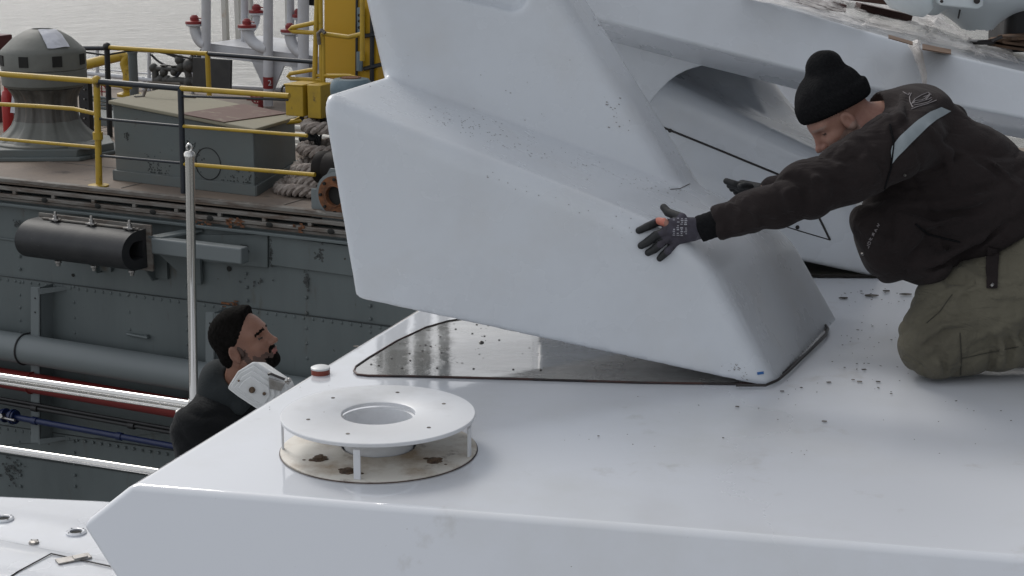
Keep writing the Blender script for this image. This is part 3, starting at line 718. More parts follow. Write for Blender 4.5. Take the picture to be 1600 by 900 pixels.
# ---- yellow crane cab, its guard pipes, junction box
YV = 1.5
def ony(px, py): return onv(px, py, YV)
yc = onv(545, 200, YV); yc = np.array([yc[0], yc[1], WZ])
cab = thing('yellow_cabinet', yc, 'tall yellow steel cabinet with dark frame behind the raised white fairing', 'cabinet')
m = MB(); a, b_, c, d = ony(506, 122), ony(590, 132), ony(590, -80), ony(506, -90); m.prism([a, b_, c, d], Vn*.6); m.build('panel', yellowpanel, cab, bevel=.01)
m = MB()
for x in (559, 583): p0, p1 = ony(x, 128)-Vn*.02, ony(x+1, -80)-Vn*.02; m.tube([p0, p1], .012 if x < 570 else .02, 6)
m.tube([ony(572, 107)-Vn*.03, ony(600, 100)-Vn*.03], .018, 6); m.tube([ony(572, 56)-Vn*.03, ony(600, 52)-Vn*.03], .018, 6)
m.build('seam', navy, cab)
m = MB(); p = ony(568, 34); m.box(p-Vn*.04, .045, .05, .24, BW); m.build('latch', slate, cab, bevel=.004); m = MB(); p = ony(566, 98); m.tube([ony(567, 110)-Vn*.05, ony(567, 80)-Vn*.05], .028, 8); m.build('latch', slate, cab, bevel=.004)
m = MB()
for q in (23, 32, 42): m.sphere(ony(568, q)-Vn*.068, .012, 6)
m.build('bolt', hole, cab)
m = MB(); 
m.box(onv(586, 118, YV+.2), .05, .05, .9, BW); m.build('corner_post', slate, cab)
frame = thing('guard_frame', W(uvz(ony(498, 300))[0], YV-.3, WZ), 'yellow pipe guard frame with bent loops beside the yellow cabinet', 'guard rail')
def onf(px, py): return onv(px, py, YV-.35)
for pix, r_ in [([(490, 180), (497, -60)], .03), ([(503, 175), (500, -60)], .026), ([(506, 145), (505, 60), (502, 48)], .022), ([(566, 95), (566, -60)], .028)]:
    bar(yellow, pix, r_*.72, 'upright', frame, onf)
bar(yellow, [(494, 35), (457, 43), (453, 46), (458, 49), (500, 52), (545, 58), (566, 53)], 0.0192, 'bent_rail', frame, onf)
bar(yellow, [(494, 108), (454, 115), (450, 119), (455, 123), (500, 125), (503, 126)], 0.0176, 'bent_rail', frame, onf)
bar(yellow, [(510, 184), (456, 190), (450, 193), (490, 172), (505, 160)], 0.0224, 'bent_rail', frame, onf)
bar(yellow, [(495, 118), (545, 118), (560, 122)], 0.0144, 'bent_rail', frame, onf)
bar(edgem, [(499, 70), (497, 52), (503, 47), (508, 52)], .016, 'hook', frame, lambda x, y: onv(x, y, YV-.42))
p = onv(464, 154, YV-.5); jb = thing('junction_box', p-Zv*.15, 'yellow junction box on the pipe rail beside the guard frame', 'box')
m = MB(); m.box(p+U*.06, .17, .26, .25, BW); m.box(p+U*.06+Zv*.128, .19, .28, .014, BW); m.build('casing', yellow, jb, bevel=.006)
m = MB(); m.box(p+U*.24+Vn*.0, .13, .22, .27, BW); m.build('side_cover', yellow, jb, bevel=.006)
m = MB(); q = p-U*.06+Zv*.06-Vn*.05
m.tube([q+(U*math.cos(a)+Zv*math.sin(a))*.055 for a in np.linspace(0, 2*PI, 20)], .009, 6)
for a in (0, 2, 4): m.tube([q, q+(U*math.cos(a)+Zv*math.sin(a))*.055], .006, 5)
m.build('hand_wheel', blackm, jb)
m = MB(); q = onv(492, 195, YV-.5)
for k in range(9):
    m.tube([q+U*rnd.uniform(-.12, .1)+Zv*.25, q+U*rnd.uniform(-.14, .14)+Zv*.05, q+U*rnd.uniform(-.1, .16)-Zv*.1, q+U*rnd.uniform(0, .12)-Zv*.22], .011, 6)
m.sphere(onv(483, 217, YV-.5), .055, 8, (1.6, 1, .9)); tag(m.build('hose_bundle', blackm), 'tangle of black hoses hanging under the yellow pipe loops', 'hoses')
p = onv(549, 140, .9)
tank = thing('blue_grey_tank', p-Zv*.3, 'blue grey round topped steel vent drum before the yellow cabinet', 'drum')
m = MB(); m.lathe([(.16, -.55), (.165, -.05), (.17, .0), (.165, .05), (.14, .085), (.09, .093), (.085, .085), (.0001, .083)], p, 36); m.build('shell', slate, tank)
m = MB(); m.lathe([(.08, .09), (.08, .1), (.0001, .1)], p, 24); m.build('dark_cap', rust, tank)

# ---- white vent frame with swan-neck vents (far side of the deck)
VW = 4.9
def onw(px, py): return onv(px, py, VW)
fr = thing('white_vent_frame', W(uvz(onw(420, 150))[0], VW, WZ), 'white steel platform frame with tall slats carrying the swan neck vents', 'frame')
m = MB(); a = onw(325, 70); b_ = onw(505, 92); m.prism([a, b_, b_-Zv*.13, a-Zv*.13], Vn*.04); m.prism([a+Vn*.0, b_, b_+Vn*1.0, a+Vn*1.0], Zv*.02); m.build('platform', pipewhite, fr, bevel=.004)
for x in (341, 362, 443, 381):
    m = MB(); m.box((onv(x, 66, VW+.7)+onv(x, -600, VW+.7))/2, .06, .06, float(onv(x, -600, VW+.7)[2]-onv(x, 66, VW+.7)[2]), BW); m.build('slat', creampaint, fr)
m = MB(); p = onw(419, 92); m.prism([p-U*.24, p+U*.24, p+U*.05-Zv*.36, p-U*.05-Zv*.36], Vn*.02); p = onw(480, 98); m.prism([p-U*.24, p+U*.24, p+U*.05-Zv*.36, p-U*.05-Zv*.36], Vn*.02); m.build('gusset', pipewhite, fr)
def vent(x, ytop, ybase, r_, capx, capy, label, rr=.062, capr=.098, band=None, v=VW-.08, writing=None):
    base = onv(x, ybase, v); t_ = thing('swan_neck_vent', base, label, 'vent pipe', 'swan neck vents on the white frame')
    m = MB(); top = onv(x, ytop, v); m.tube([base, top], r_, 16); m.build('standpipe', pipewhite, t_)
    cpt = onv(capx, capy, v); jn = onv(x, capy+30, v); dirx = 1 if jn[0] > cpt[0] else -1
    m = MB(); pts = []
    wdt = np.linalg.norm((jn-cpt)[:2]); h_ = .20
    for a in np.linspace(0, PI/2, 9):
        pts.append(cpt-Zv*(.02+h_*math.sin(a))+ (jn-cpt)*np.array([1, 1, 0])*(1-math.cos(a)))
    m.tube([cpt]+pts, rr, 16); m.lathe([(rr+.01, -.03), (capr, -.02), (capr, 0), (rr, .0)], cpt, 24); m.build('swan_neck', pipewhite, t_)
    m = MB(); m.lathe([(capr+.004, .0), (capr+.004, .028), (capr-.012, .03), (.05, .04), (.05, .07), (.028, .095), (.0001, .1)], cpt, 24); m.tube([cpt+Zv*.07, cpt+Zv*.06+U*.1], .007, 6)
    m.build('valve_cap', redcap, t_)
    if band:
        m = MB(); b0 = onv(x, band[1], v); b1 = onv(x, band[0], v); m.tube([b0, b1], r_+.003, 16); bo = m.build('red_band', redcap, t_)
        if writing:
            cu = bpy.data.curves.new('num', 'FONT'); cu.body = writing; cu.size = .085; cu.extrude = .001; cu.align_x = 'CENTER'; cu.align_y = 'CENTER'
            ob = bpy.data.objects.new('tmp', cu); scene.collection.objects.link(ob); dg = bpy.context.evaluated_depsgraph_get()
            me = bpy.data.meshes.new_from_object(ob.evaluated_get(dg)); bpy.data.objects.remove(ob)
            mid = (b0+b1)/2; cd = Vector((-mid[0], -mid[1], 0)).normalized(); xr = Vector((0, 0, 1)).cross(cd)
            rot = basis(xr, (0, 0, 1), cd).to_4x4(); me.transform(Matrix.Translation(Vector(tuple(mid))+cd*(r_+.007)+xr*.016) @ rot)
            link_mesh('digit', me, pipewhite, t_)
    return t_
vent(322, -500, 141, .053, 304, 37, 'leftmost swan neck vent with red cap beside the tallest white pipe', band=(105, 123))
vent(419, -500, 165, .053, 386, 43, 'swan neck vent whose pipe wears the red band marked 2', band=(120, 138), writing='2')
vent(474, -500, 160, .062, 453, 50, 'swan neck vent with red cap half hidden by the yellow bent rail', band=(128, 140))
vent(382, -500, 92, .042, 401, 20, 'swan neck vent with red cap set back behind the others', v=VW+.45, rr=.042, capr=.085)
vent(454, -500, 100, .042, 467, 27, 'rearmost swan neck vent with its red cap next to the yellow upright', v=VW+.45, rr=.035, capr=.07)
m = MB(); m.prism([onw(327, 86)-Vn*.3, onw(386, 90)-Vn*.3, onw(385, 141)-Vn*.3, onw(327, 137)-Vn*.3], Vn*.03)
tag(m.build('black_sheet', mat('dark_panel', (.022, .023, .024), .5, var=(.035, .035, .035), vscale=5)), 'black rectangular sheet hanging under the blue rail before the white frame', 'sheet')
m = MB(); m.prism([onw(405, -60), onw(430, -60), onw(419, 12), onw(412, 2)], Vn*.03); m.prism([onw(475, -60), onw(492, -60), onw(491, 9), onw(480, 8), onw(475, 0)], Vn*.03)
m.prism([onw(305, 92), onw(316, 72), onw(316, 95)], Vn*.03)
tag(m.build('black_canvas', blackm), 'black canvas flaps hanging between the white vent pipes', 'canvas')
m = MB(); q = onv(400, 152, VW-.3)
m.tube([q+(U*math.cos(a)+Zv*math.sin(a))*.065 for a in np.linspace(0, 2*PI, 20)], .010, 6); m.tube([q-U*.065, q+U*.065], .008, 5); m.tube([q-Zv*.065, q+Zv*.065], .008, 5); m.sphere(q+Vn*.06, .05, 10); m.tube([q+Vn*.08, q+Vn*.08-Zv*.2], .03, 8)
m.tube([q-U*.12-Zv*.02, q+U*.05-Zv*.02], .02, 8)
tag(m.build('red_valve', redcap), 'small red hand wheel valve below the white frame', 'valve')

# ---- white perimeter railing on the far side
pr_ = thing('far_railing', W(-6, 5.5, WZ), 'white pipe railing along the far side of the grey vessel against the water', 'railing')
def onp(px, py): return onv(px, py, 5.45)
for pix, r_ in [([(-40, 96), (130, 114), (320, 134), (480, 143), (620, 152)], .030), ([(-40, 128), (140, 148), (190, 155), (330, 165)], .014), ([(240, 82), (130, 74), (-40, 62)], .010), ([(130, 106), (240, 116)], .009)]:
    bar(pipewhite, pix, r_, 'rail', pr_, onp)
for x, y0 in [(233, 82), (152, 78), (225, 120), (163, 140), (301, 110), (398, 135), (10, 90)]: bar(pipewhite, [(x, y0), (x, 168)], .022, 'post', pr_, onp)
bar(pipewhite, [(320, 106), (295, 110), (290, 113), (320, 116)], .026, 'bent_end', pr_, onp)
m = MB(); 
for k in range(15):
    t_ = k/14; p = onp(237+30*t_, 86+ 17*(1-(1-t_)**2)*1.0); m.sphere(p, .012, 6, (1.6, 1, 1))
tag(m.build('chain', blackm), 'black safety chain sagging from the white railing post', 'chain')

# ---- valve manifold
man = thing('valve_manifold', W(uvz(onp(280, 150))[0], 5.0, WZ), 'dark valve manifold of flanged pipes and hand wheels behind the railing', 'valves')
def onm(px, py): return onv(px, py, 5.0)
mandark = mat('dirty_iron', (.045, .045, .042), .6, var=(.09, .085, .08), vscale=12, vlo=.5, vhi=.65)
m = MB(); m.tube([onm(240, 107), onm(318, 110)], .03, 10); m.tube([onm(244, 125), onm(300, 127), onm(310, 133)], .045, 12); m.tube([onm(243, 106), onm(243, 150)], .04, 10); m.tube([onm(290, 98), onm(296, 124)], .04, 10)
for x, y, r_ in [(240, 106, .055), (256, 113, .05), (272, 113, .045), (281, 94, .06), (284, 104, .06), (296, 102, .08), (300, 92, .04), (252, 124, .06), (262, 124, .05), (296, 128, .07)]: m.sphere(onm(x, y), r_, 10)
m.build('pipework', mandark, man)
for x, y in [(256, 103), (272, 104), (281, 90)]:
    m = MB(); p = onm(x, y); m.lathe([(.0001, 0), (.04, 0), (.045, .012), (.0001, .014)], p, 14); m.tube([p, p-Zv*.1], .012, 6); m.build('hand_wheel', mandark, man)
m = MB(); m.tube([onm(268, 130), onm(300, 88)], .02, 8); m.tube([onm(302, 90)+(U*math.cos(a)+Zv*math.sin(a))*.035 for a in np.linspace(0, 2*PI, 14)], .012, 6); m.tube([onm(258, 82), onm(284, 92), onm(306, 96)], .02, 6); m.build('davit_arm', navy, man)

# ---- yellow overflow pipe, grey post, extinguisher etc
yp = thing('yellow_bent_pipe', ondeck(205, 180), 'thick yellow pipe bending down beside the grey post', 'pipe')
m = MB(); on = lambda x, y: onv(x, y, 3.9)
m.tube([on(110, 106), on(135, 101), on(170, 92), on(195, 86), on(202, 86), on(198, 92), on(195, 100), on(198, 110), on(203, 118), on(206, 124)], .055, 16); m.build('pipe_run', yellow, yp)
m = MB(); m.lathe([(.0001, .0), (.13, 0), (.13, .03), (.06, .05), (.06, .3), (.0001, .3)], on(202, 150), 20); m.sphere(on(202, 132), .11, 12, (1, 1, .6)); m.build('valve_body', yellow, yp)
m = MB(); q = on(178, 140)-Vn*.2
m.tube([q+(U*math.cos(a)+Zv*math.sin(a))*.075 for a in np.linspace(0, 2*PI, 20)], .010, 6); m.tube([q-U*.07, q+U*.07], .008, 5); m.tube([q-Zv*.07, q+Zv*.07], .008, 5); m.build('hand_wheel', redcap, yp)
gp = ondeck(213, 205); m = MB(); top = onv(213, 84, uvz(gp)[1]); m.tube([gp, np.array([gp[0], gp[1], top[2]])], .046, 16); m.tube([np.array([gp[0], gp[1], top[2]]), np.array([gp[0], gp[1], top[2]+.03])], .052, 16)
tag(m.build('grey_post', greym), 'plain grey bollard post in front of the yellow bent pipe', 'post')
p = ondeck(134, 213); m = MB(); tp = onv(126, 130, uvz(p)[1]); m.prism([onv(127, 213, uvz(p)[1]), onv(141, 213, uvz(p)[1]), onv(137, 125, uvz(p)[1]), onv(121, 125, uvz(p)[1])], Vn*.06)
for k in range(5): m.cur = 1; m.sphere(onv(133, 140+15*k, uvz(p)[1])-Vn*.01, .01, 6); m.cur = 0
tag(m.build('black_pillar', [blackm, steel]), 'slanted black steel pillar with rivets right behind the capstan', 'pillar')
ex_ = ondeck(15, 214); ext = thing('fire_extinguisher', ex_, 'red fire extinguisher partly hidden behind the capstan', 'fire extinguisher')
m = MB(); m.lathe([(.0001, .02), (.05, .02), (.055, .05), (.055, .38), (.045, .44), (.025, .46), (.025, .5), (.0001, .5)], ex_, 20); m.build('cylinder', mat('bright_red', (.36, .02, .02), .35), ext)
m = MB(); m.box(ex_+Zv*.52, .05, .03, .04); m.tube([ex_+Zv*.52, ex_+Zv*.5+U*.08, ex_+Zv*.3+U*.1], .01, 6); m.build('nozzle', blackm, ext)
m = MB(); m.prism([onv(19, 148, 1.5), onv(31, 144, 1.5), onv(33, 178, 1.5), onv(16, 176, 1.5)], Vn*.004); tag(m.build('paper_tag', paper), 'small white paper tag hanging beside the red extinguisher', 'tag')
m = MB(); p = onv(-12, 76, 2.6); m.box(p, .28, .3, .28, BW); m.box(p-Zv*.45, .08, .08, .7, BW); tag(m.build('red_box', mat('maroon_paint', (.09, .02, .02), .5), bevel=.008), 'dark maroon box on a stalk left of the capstan', 'box')
m = MB(); m.box(ondeck(10, 178)+Zv*.1, 1.2, .3, .25, BW); m.box(ondeck(165, 190)+Zv*.02, .7, .5, .12, BW)
for k in range(6): m.tube([onv(140+k*4, 150+k*6, 3.6), onv(200, 158+k*5, 3.6)], .02, 6)
tag(m.build('deck_clutter', greym, bevel=.01), 'low grey fittings and pipes on the deck behind the capstan', 'deck fitting')
m = MB(); m.tube([onv(462, 200, 3), onv(540, 205, 3)], .03, 8); m.tube([onv(462, 222, 2.4), onv(540, 230, 2.4)], .04, 8); m.tube([onv(462, 230, 2.2), onv(540, 238, 2.2)], .035, 8); m.tube([onv(462, 214, 2.8), onv(540, 221, 2.8)], .05, 8)
tag(m.build('deck_pipe_run', creampaint), 'run of pale pipes along the deck right of the locker', 'pipes')
# tall signal mast of the vessel (stands above the frame, mirrored in the wet roof)
for x, r_, v in [(588, .05, VW), (597, .04, VW), (612, .09, VW+.3), (640, .08, VW), (652, .05, VW), (676, .07, VW+.6), (700, .10, VW+1.2), (735, .12, VW)]:
    pass
mst = thing('lattice_mast', W(uvz(onw(640, 100))[0], VW, WZ), 'white lattice mast of the grey vessel hidden behind the raised fairing', 'mast')
for x, r_ in [(586, .035), (604, .07), (622, .07), (650, .06), (664, .03), (690, .06)]:
    m = MB(); p = onv(x, 150, VW-.2); m.tube([np.array([p[0], p[1], WZ]), np.array([p[0], p[1], 9.0])], r_, 12); m.build('pole', pipegrey, mst)
m = MB()
for z in (2.2, 4.2, 6.2): a = onv(586, 150, VW-.2); b_ = onv(690, 150, VW-.2); m.tube([np.array([a[0], a[1], z]), np.array([b_[0], b_[1], z])], .04, 8)
m.build('cross_bar', pipewhite, mst)

# ================================================================== YACHT (white, near)
yacht = thing('yacht', HZ(800, 700, 0)*np.array([1, 1, 0])+np.array([0, 0, -2.4]), 'white yacht with glossy flat roof overhanging its lower side deck', 'yacht')
K1 = HZ(205, 757, 0); K2 = HZ(650, 485, 0); dK = (K2-K1)/np.linalg.norm(K2-K1)
K2e = K1+dK*4.6; RF = HZ(1000, 812, 0)  # point along the near edge
Rr = HZ(1600, 871, 0); dR = (Rr-K1)/np.linalg.norm(Rr-K1); Re = K1+dR*4.2
Rm = HZ(1000, 812, 0)
Mc = P(125, 820, 4.07)
fn_ = np.cross(Rr-K1, Mc-K1); fn_ /= np.linalg.norm(fn_)
def onfas(px, py): return HP(px, py, K1, fn_)
Nb = onfas(268, 1045); 
Me = Mc+(Re-K1); Rb = Nb+(Re-K1)
# gentle crown so reflections run softly
m = MB()
ML = Mc + dK*4.8 + np.array([-.02, 0, -.02])          # left lower rim, going aft
NL = Nb + dK*5.0
TF = Re + np.array([0, 3.2, 0])
top = [K1, Rm+np.array([0, .004, 0]), Re, TF, K2e]
V_ = [K1, Re, TF, K2e, Mc, Me, ML, Nb, Rb, NL, TF-Zv*.5]
m.add(V_, [(0, 1, 2, 3), (0, 4, 5, 1), (4, 7, 8, 5), (0, 3, 6, 4), (4, 6, 9, 7), (3, 2, 10, 6), (6, 10, 9), (7, 9, 10, 8), (1, 5, 8, 2), (8, 10, 2)])
roof = m.build('roof', deckm, yacht, bevel=.018, seg=5, autosm=False)
roof.data.polygons.foreach_set('use_smooth', [True]*len(roof.data.polygons))
mod = roof.modifiers['bevel']; mod.harden_normals = True; mod.angle_limit = R(8)
# lower side deck
SZ = -1.9
m = MB()
e0 = HZ(-400, 751, SZ); e1 = HZ(-60, 769, SZ); e2 = HZ(160, 779, SZ); e3 = HZ(420, 797, SZ)
m.prism([np.array([-4.2, 3.4, SZ]), np.array([2.0, 3.4, SZ]), np.array([2.0, 7.6, SZ]), e3, e2, e1, e0], -Zv*.9)
sdk = m.build('side_deck', white, yacht, bevel=.05, seg=4, autosm=False)
m = MB()
cr = [HZ(x, y, SZ) for x, y in [(-300, 815), (0, 850), (60, 862), (170, 884), (300, 905)]]
cr2 = [HZ(x, y, SZ) for x, y in [(-300, 990), (0, 990), (60, 990), (170, 990), (400, 990)]]
m.add([p-Zv*.02 for p in cr]+[p+Zv*.055 for p in [HZ(x, y+8, SZ) for x, y in [(-300, 815), (0, 850), (60, 862), (170, 884), (300, 905)]]]+[p+Zv*.06 for p in cr2], [(0, 1, 6, 5), (1, 2, 7, 6), (2, 3, 8, 7), (3, 4, 9, 8), (5, 6, 11, 10), (6, 7, 12, 11), (7, 8, 13, 12), (8, 9, 14, 13)], True)
m.build('raised_panel', white, yacht, bevel=.012, seg=4, autosm=False)
m = MB(); z1 = SZ+.0615
m.tube([HZ(x, y, z1) for x, y in [(-20, 925), (28, 893), (80, 865), (160, 882), (230, 897)]], .004, 6); m.build('hatch_seam', gasket, yacht)
for x, y, r_, dark in [(6, 812, .055, 1), (119, 833, .055, 1), (53, 849, .028, 0)]:
    m = MB(); p = HZ(x, y, SZ); m.lathe([(r_, 0), (r_, .008), (r_*.8, .014), (r_*.6, .012), (r_*.6, -.01), (.0001, -.01)] if dark else [(r_, 0), (r_*.9, .012), (.0001, .014)], p, 28)
    for k in range(4): m.cur = 1; a = R(45+90*k); m.lathe([(.005, .015), (.0001, .016)], p+np.array([math.cos(a), math.sin(a), 0])*r_*.8, 6); m.cur = 0
    fo = m.build('deck_fitting', [white if dark else steel, hole], yacht)
    if dark: m = MB(); m.lathe([(r_*.58, .004), (.0001, .005)], p, 20); m.build('drain_hole', hole, fo)
m = MB(); p = HZ(115, 873, z1); m.box(p, .17, .07, .01, Rz(R(30))); m.box(p+np.array([.03, .01, .006]), .07, .05, .012, Rz(R(30))); m.build('hinge', steel, yacht, bevel=.003)
# small dome light on the roof edge
p = HZ(501, 584, 0); nl = thing('roof_button_light', p, 'small round white topped light with a red brown band on the roof edge', 'light')
m = MB(); m.lathe([(.029, 0), (.029, .003), (.029, .016), (.0001, .017)], p, 28); m.build('band', red2, nl)
m = MB(); m.lathe([(.030, .016), (.030, .021), (.024, .024), (.0001, .025)], p, 28); m.build('cap', plastic, nl)

# sealant outline of the fairing's footprint and its glossy wet bed
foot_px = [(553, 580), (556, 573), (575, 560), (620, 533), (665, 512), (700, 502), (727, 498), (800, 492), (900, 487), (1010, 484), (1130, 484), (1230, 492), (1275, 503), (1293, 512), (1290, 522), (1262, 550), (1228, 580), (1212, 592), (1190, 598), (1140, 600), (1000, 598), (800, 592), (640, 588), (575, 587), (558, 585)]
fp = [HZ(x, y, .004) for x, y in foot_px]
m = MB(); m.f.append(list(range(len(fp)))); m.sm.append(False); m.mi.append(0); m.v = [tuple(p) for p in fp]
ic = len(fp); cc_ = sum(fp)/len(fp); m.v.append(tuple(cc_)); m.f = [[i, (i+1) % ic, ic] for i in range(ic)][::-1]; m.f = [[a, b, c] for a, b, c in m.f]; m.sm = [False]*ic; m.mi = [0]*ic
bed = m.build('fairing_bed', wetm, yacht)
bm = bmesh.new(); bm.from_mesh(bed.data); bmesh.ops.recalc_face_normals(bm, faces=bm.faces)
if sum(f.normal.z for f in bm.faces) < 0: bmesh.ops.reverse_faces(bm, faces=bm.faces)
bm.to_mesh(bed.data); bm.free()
m = MB(); m.tube([p+Zv*.001 for p in fp], .0034, 8, closed=True); m.build('sealant_line', gasketred, yacht)
m = MB(); m.tube([HZ(x, y, .012) for x, y in [(1150, 602), (1196, 602), (1215, 594), (1230, 582), (1262, 551), (1290, 524), (1294, 514), (1290, 508)]], .0045, 8); m.build('sealant_bead', gasket, yacht)
# screw holes in the bed
m = MB()
for x, y in [(580, 569), (592, 571), (628, 575), (641, 563), (683, 575), (740, 576), (802, 577), (845, 578), (612, 560), (660, 548), (688, 526), (712, 514), (745, 507), (763, 508), (690, 551), (640, 552), (673, 541), (665, 539), (780, 531), (757, 525), (738, 521)]:
    p = HZ(x, y, .005); m.lathe([(.0038, 0), (.0035, .0012), (.0001, .0015)], p, 10)
m.build('screw', gasket, yacht)
m = MB(); p = HZ(752, 535, .005); m.sphere(p, .009, 8, (1, 1, .6)); m.build('plug', steel, yacht)
# grit left on the roof
m = MB()
def chips(x0, x1, y0, y1, n_, smin_=.003, smax_=.009):
    for k in range(n_):
        p = HZ(rnd.uniform(x0, x1), rnd.uniform(y0, y1), .0045); s_ = rnd.uniform(smin_, smax_)*.52
        m.box(p, s_*rnd.uniform(.8, 2.2), s_*rnd.uniform(.6, 1.3), s_*.25, Rz(rnd.uniform(0, 3)))
chips(1300, 1420, 450, 600, 48); chips(1210, 1400, 590, 640, 12, .003, .011); chips(1150, 1560, 620, 720, 14, .003, .007); chips(870, 1150, 615, 700, 9, .002, .006)
chips(420, 560, 590, 640, 10, .002, .005); chips(1310, 1430, 450, 475, 16, .004, .011); chips(620, 860, 505, 575, 24, .003, .008); chips(1440, 1600, 610, 660, 6)
for x, y, s_ in [(1152, 635, .012), (1295, 597, .014), (1222, 611, .012), (1350, 577, .014), (1343, 596, .016), (448, 596, .012), (556, 541, .018), (1288, 658, .014), (1372, 596, .014), (1333, 593, .01), (935, 681, .006), (1130, 684, .006)]:
    m.box(HZ(x, y, .0045), s_*.95, s_*.6, .0015, Rz(rnd.uniform(-.4, .4)))
for x, y, s_ in [(1360, 462, .03), (1415, 460, .022), (1318, 466, .02), (1385, 455, .018)]:
    c = HZ(x, y, .004); m.prism([c+np.array([math.cos(a)*s_*rnd.uniform(.7, 1.1), math.sin(a)*s_*.45*rnd.uniform(.7, 1.1), 0]) for a in np.linspace(0, 5.4, 8)], Zv*.003)
tag(m.build('grit', chipm), 'dark grit and flakes scattered over the white roof', 'debris', kind='stuff')

# ---- mounting ring
rcn = HZ(591, 645, .105)*np.array([1, 1, 0]); rr = 152*np.dot(HZ(591, 645, .105)-C0, [0, cp, -sp_])/FPX
ring = thing('mounting_ring', rcn, 'round white two tier mounting ring with rust stained base bolted on the roof', 'mounting ring')
def circ(n=72): return [(math.cos(2*PI*k/n), math.sin(2*PI*k/n)) for k in range(n)]
hr = rr*.382
m = MB(); m.lathe([(hr, .094), (rr-.003, .094), (rr, .096), (rr, .103), (rr-.002, .105), (hr+.003, .105), (hr, .103), (hr, .094)], rcn, 96)
tp_ = m.build('top_plate', ringm, ring)
m = MB()
for a in (25, 78, 135, 198, 250, 318): 
    m.lathe([(.0001, 0), (.0055, 0), (.0055, .0008), (.0001, .0008)], rcn+np.array([math.cos(R(a))*rr*.73, math.sin(R(a))*rr*.73, .1052]), 10)
m.build('bolt_hole', chipm, tp_)
m = MB(); m.lathe([(hr, .090), (hr-.006, .088), (hr-.006, .0), (hr, 0)], rcn, 64); m.build('inner_collar', ringm, ring)
m = MB(); m.lathe([(rr+.003, 0), (rr+.003, .006), (rr-.002, .009), (hr+.02, .009), (hr+.012, .014), (hr, .014)], rcn, 96); bp_ = m.build('base_plate', ringbase, ring)
m = MB(); m.lathe([(rr+.002, .001), (rr+.006, .002), (rr+.002, .004)], rcn, 96); m.build('grime_line', gasketred, bp_)
for a, wd in [(-98, .018), (-17, .018), (-177, .010), (58, .02), (120, .02), (20, .02)]:
    m = MB(); c = Vector(tuple(rcn))+Vector((math.cos(R(a))*(rr-.004), math.sin(R(a))*(rr-.004), .0485)); m.box(c, .006, wd, .079, Rz(R(a))); m.build('post', ringm, ring, bevel=.001)
for a, rr2 in ((-146, rr*.70), (-108, rr*.80), (-38, rr*.74), (60, rr*.72), (125, rr*.72)):
    m = MB(); c = rcn+np.array([math.cos(R(a))*rr2, math.sin(R(a))*rr2, .009]); m.lathe([(.019, 0), (.018, .003), (.012, .004), (.012, .009), (.0001, .0095)], c, 7)
    for k in range(16): m.sphere(c+np.array([rnd.gauss(0, .016), rnd.gauss(0, .012), .001]), rnd.uniform(.003, .008), 6, (1.4, 1, .35))
    m.build('rusty_bolt', rustdark, bp_)

# ---- stainless pole, rails of the side deck
DP = 8.9
pole = thing('stainless_pole', P(300, 760, DP)*np.array([1, 1, 0])+np.array([0, 0, SZ]), 'tall polished stainless pole with a hook eye on top', 'pole')
pt = P(296, 238, DP); pb = P(303, 632, DP)
m = MB(); m.lathe([(.0001, .006), (.022, .004), (.029, -.004), (.030, -.02), (.026, -.022)], pt, 24); m.tube([pt-Zv*.02, pb-Zv*.0], .0245, 24); m.lathe([(.0001, -.02), (.026, -.02), (.030, 0), (.030, .03), (.026, .035)], pb, 20); m.build('tube', chrome, pole)
m = MB(); m.tube([pt+np.array([math.sin(a)*.013, 0, .024-math.cos(a)*.02]) for a in np.linspace(-.4, 5.4, 14)], .0055, 8); m.build('hook_eye', chrome, pole)
hrail = thing('handrail', P(150, 740, DP)*np.array([1, 1, 0])+np.array([0, 0, SZ]), 'polished stainless double handrail running along the yacht side deck', 'handrail')
rz = pb[2]-.03; ra_ = HZ(-120, 571, rz); rb_ = HZ(304, 633, rz)
m = MB(); m.tube([ra_, rb_], .022, 24); m.build('top_rail', chrome, hrail)
m = MB(); m.tube([ra_-Zv*.034, rb_-Zv*.034], .0125, 16); m.build('under_rail', chrome, hrail)
z3 = P(230, 734, DP-.1)[2]
m = MB(); m.tube([HZ(-120, 683, z3), HZ(330, 750, z3)], .020, 20); m.build('lower_rail', chrome, hrail)
m = MB(); a = P(291, 646, DP-.03); m.tube([a, np.array([a[0], a[1], SZ])], .022, 18); m.build('stanchion', chrome, hrail)
m = MB(); b_ = P(301, 646, DP-.03); m.tube([b_, np.array([b_[0], b_[1], SZ])], .010, 12); 
for x, w_, y in [(280, .03, 652), (291, .055, 652), (303, .035, 652)]: m.box(P(x, y, DP-.05), w_, .05, .085)
m.build('clamp', chrome, hrail, bevel=.004)
m = MB(); c = P(304, 676, DP-.1); m.tube([c+np.array([math.cos(a)*.02, 0, math.sin(a)*.027]) for a in np.linspace(0, 2*PI, 18)], .006, 8, closed=False); m.build('ring_pin', plastic, hrail)

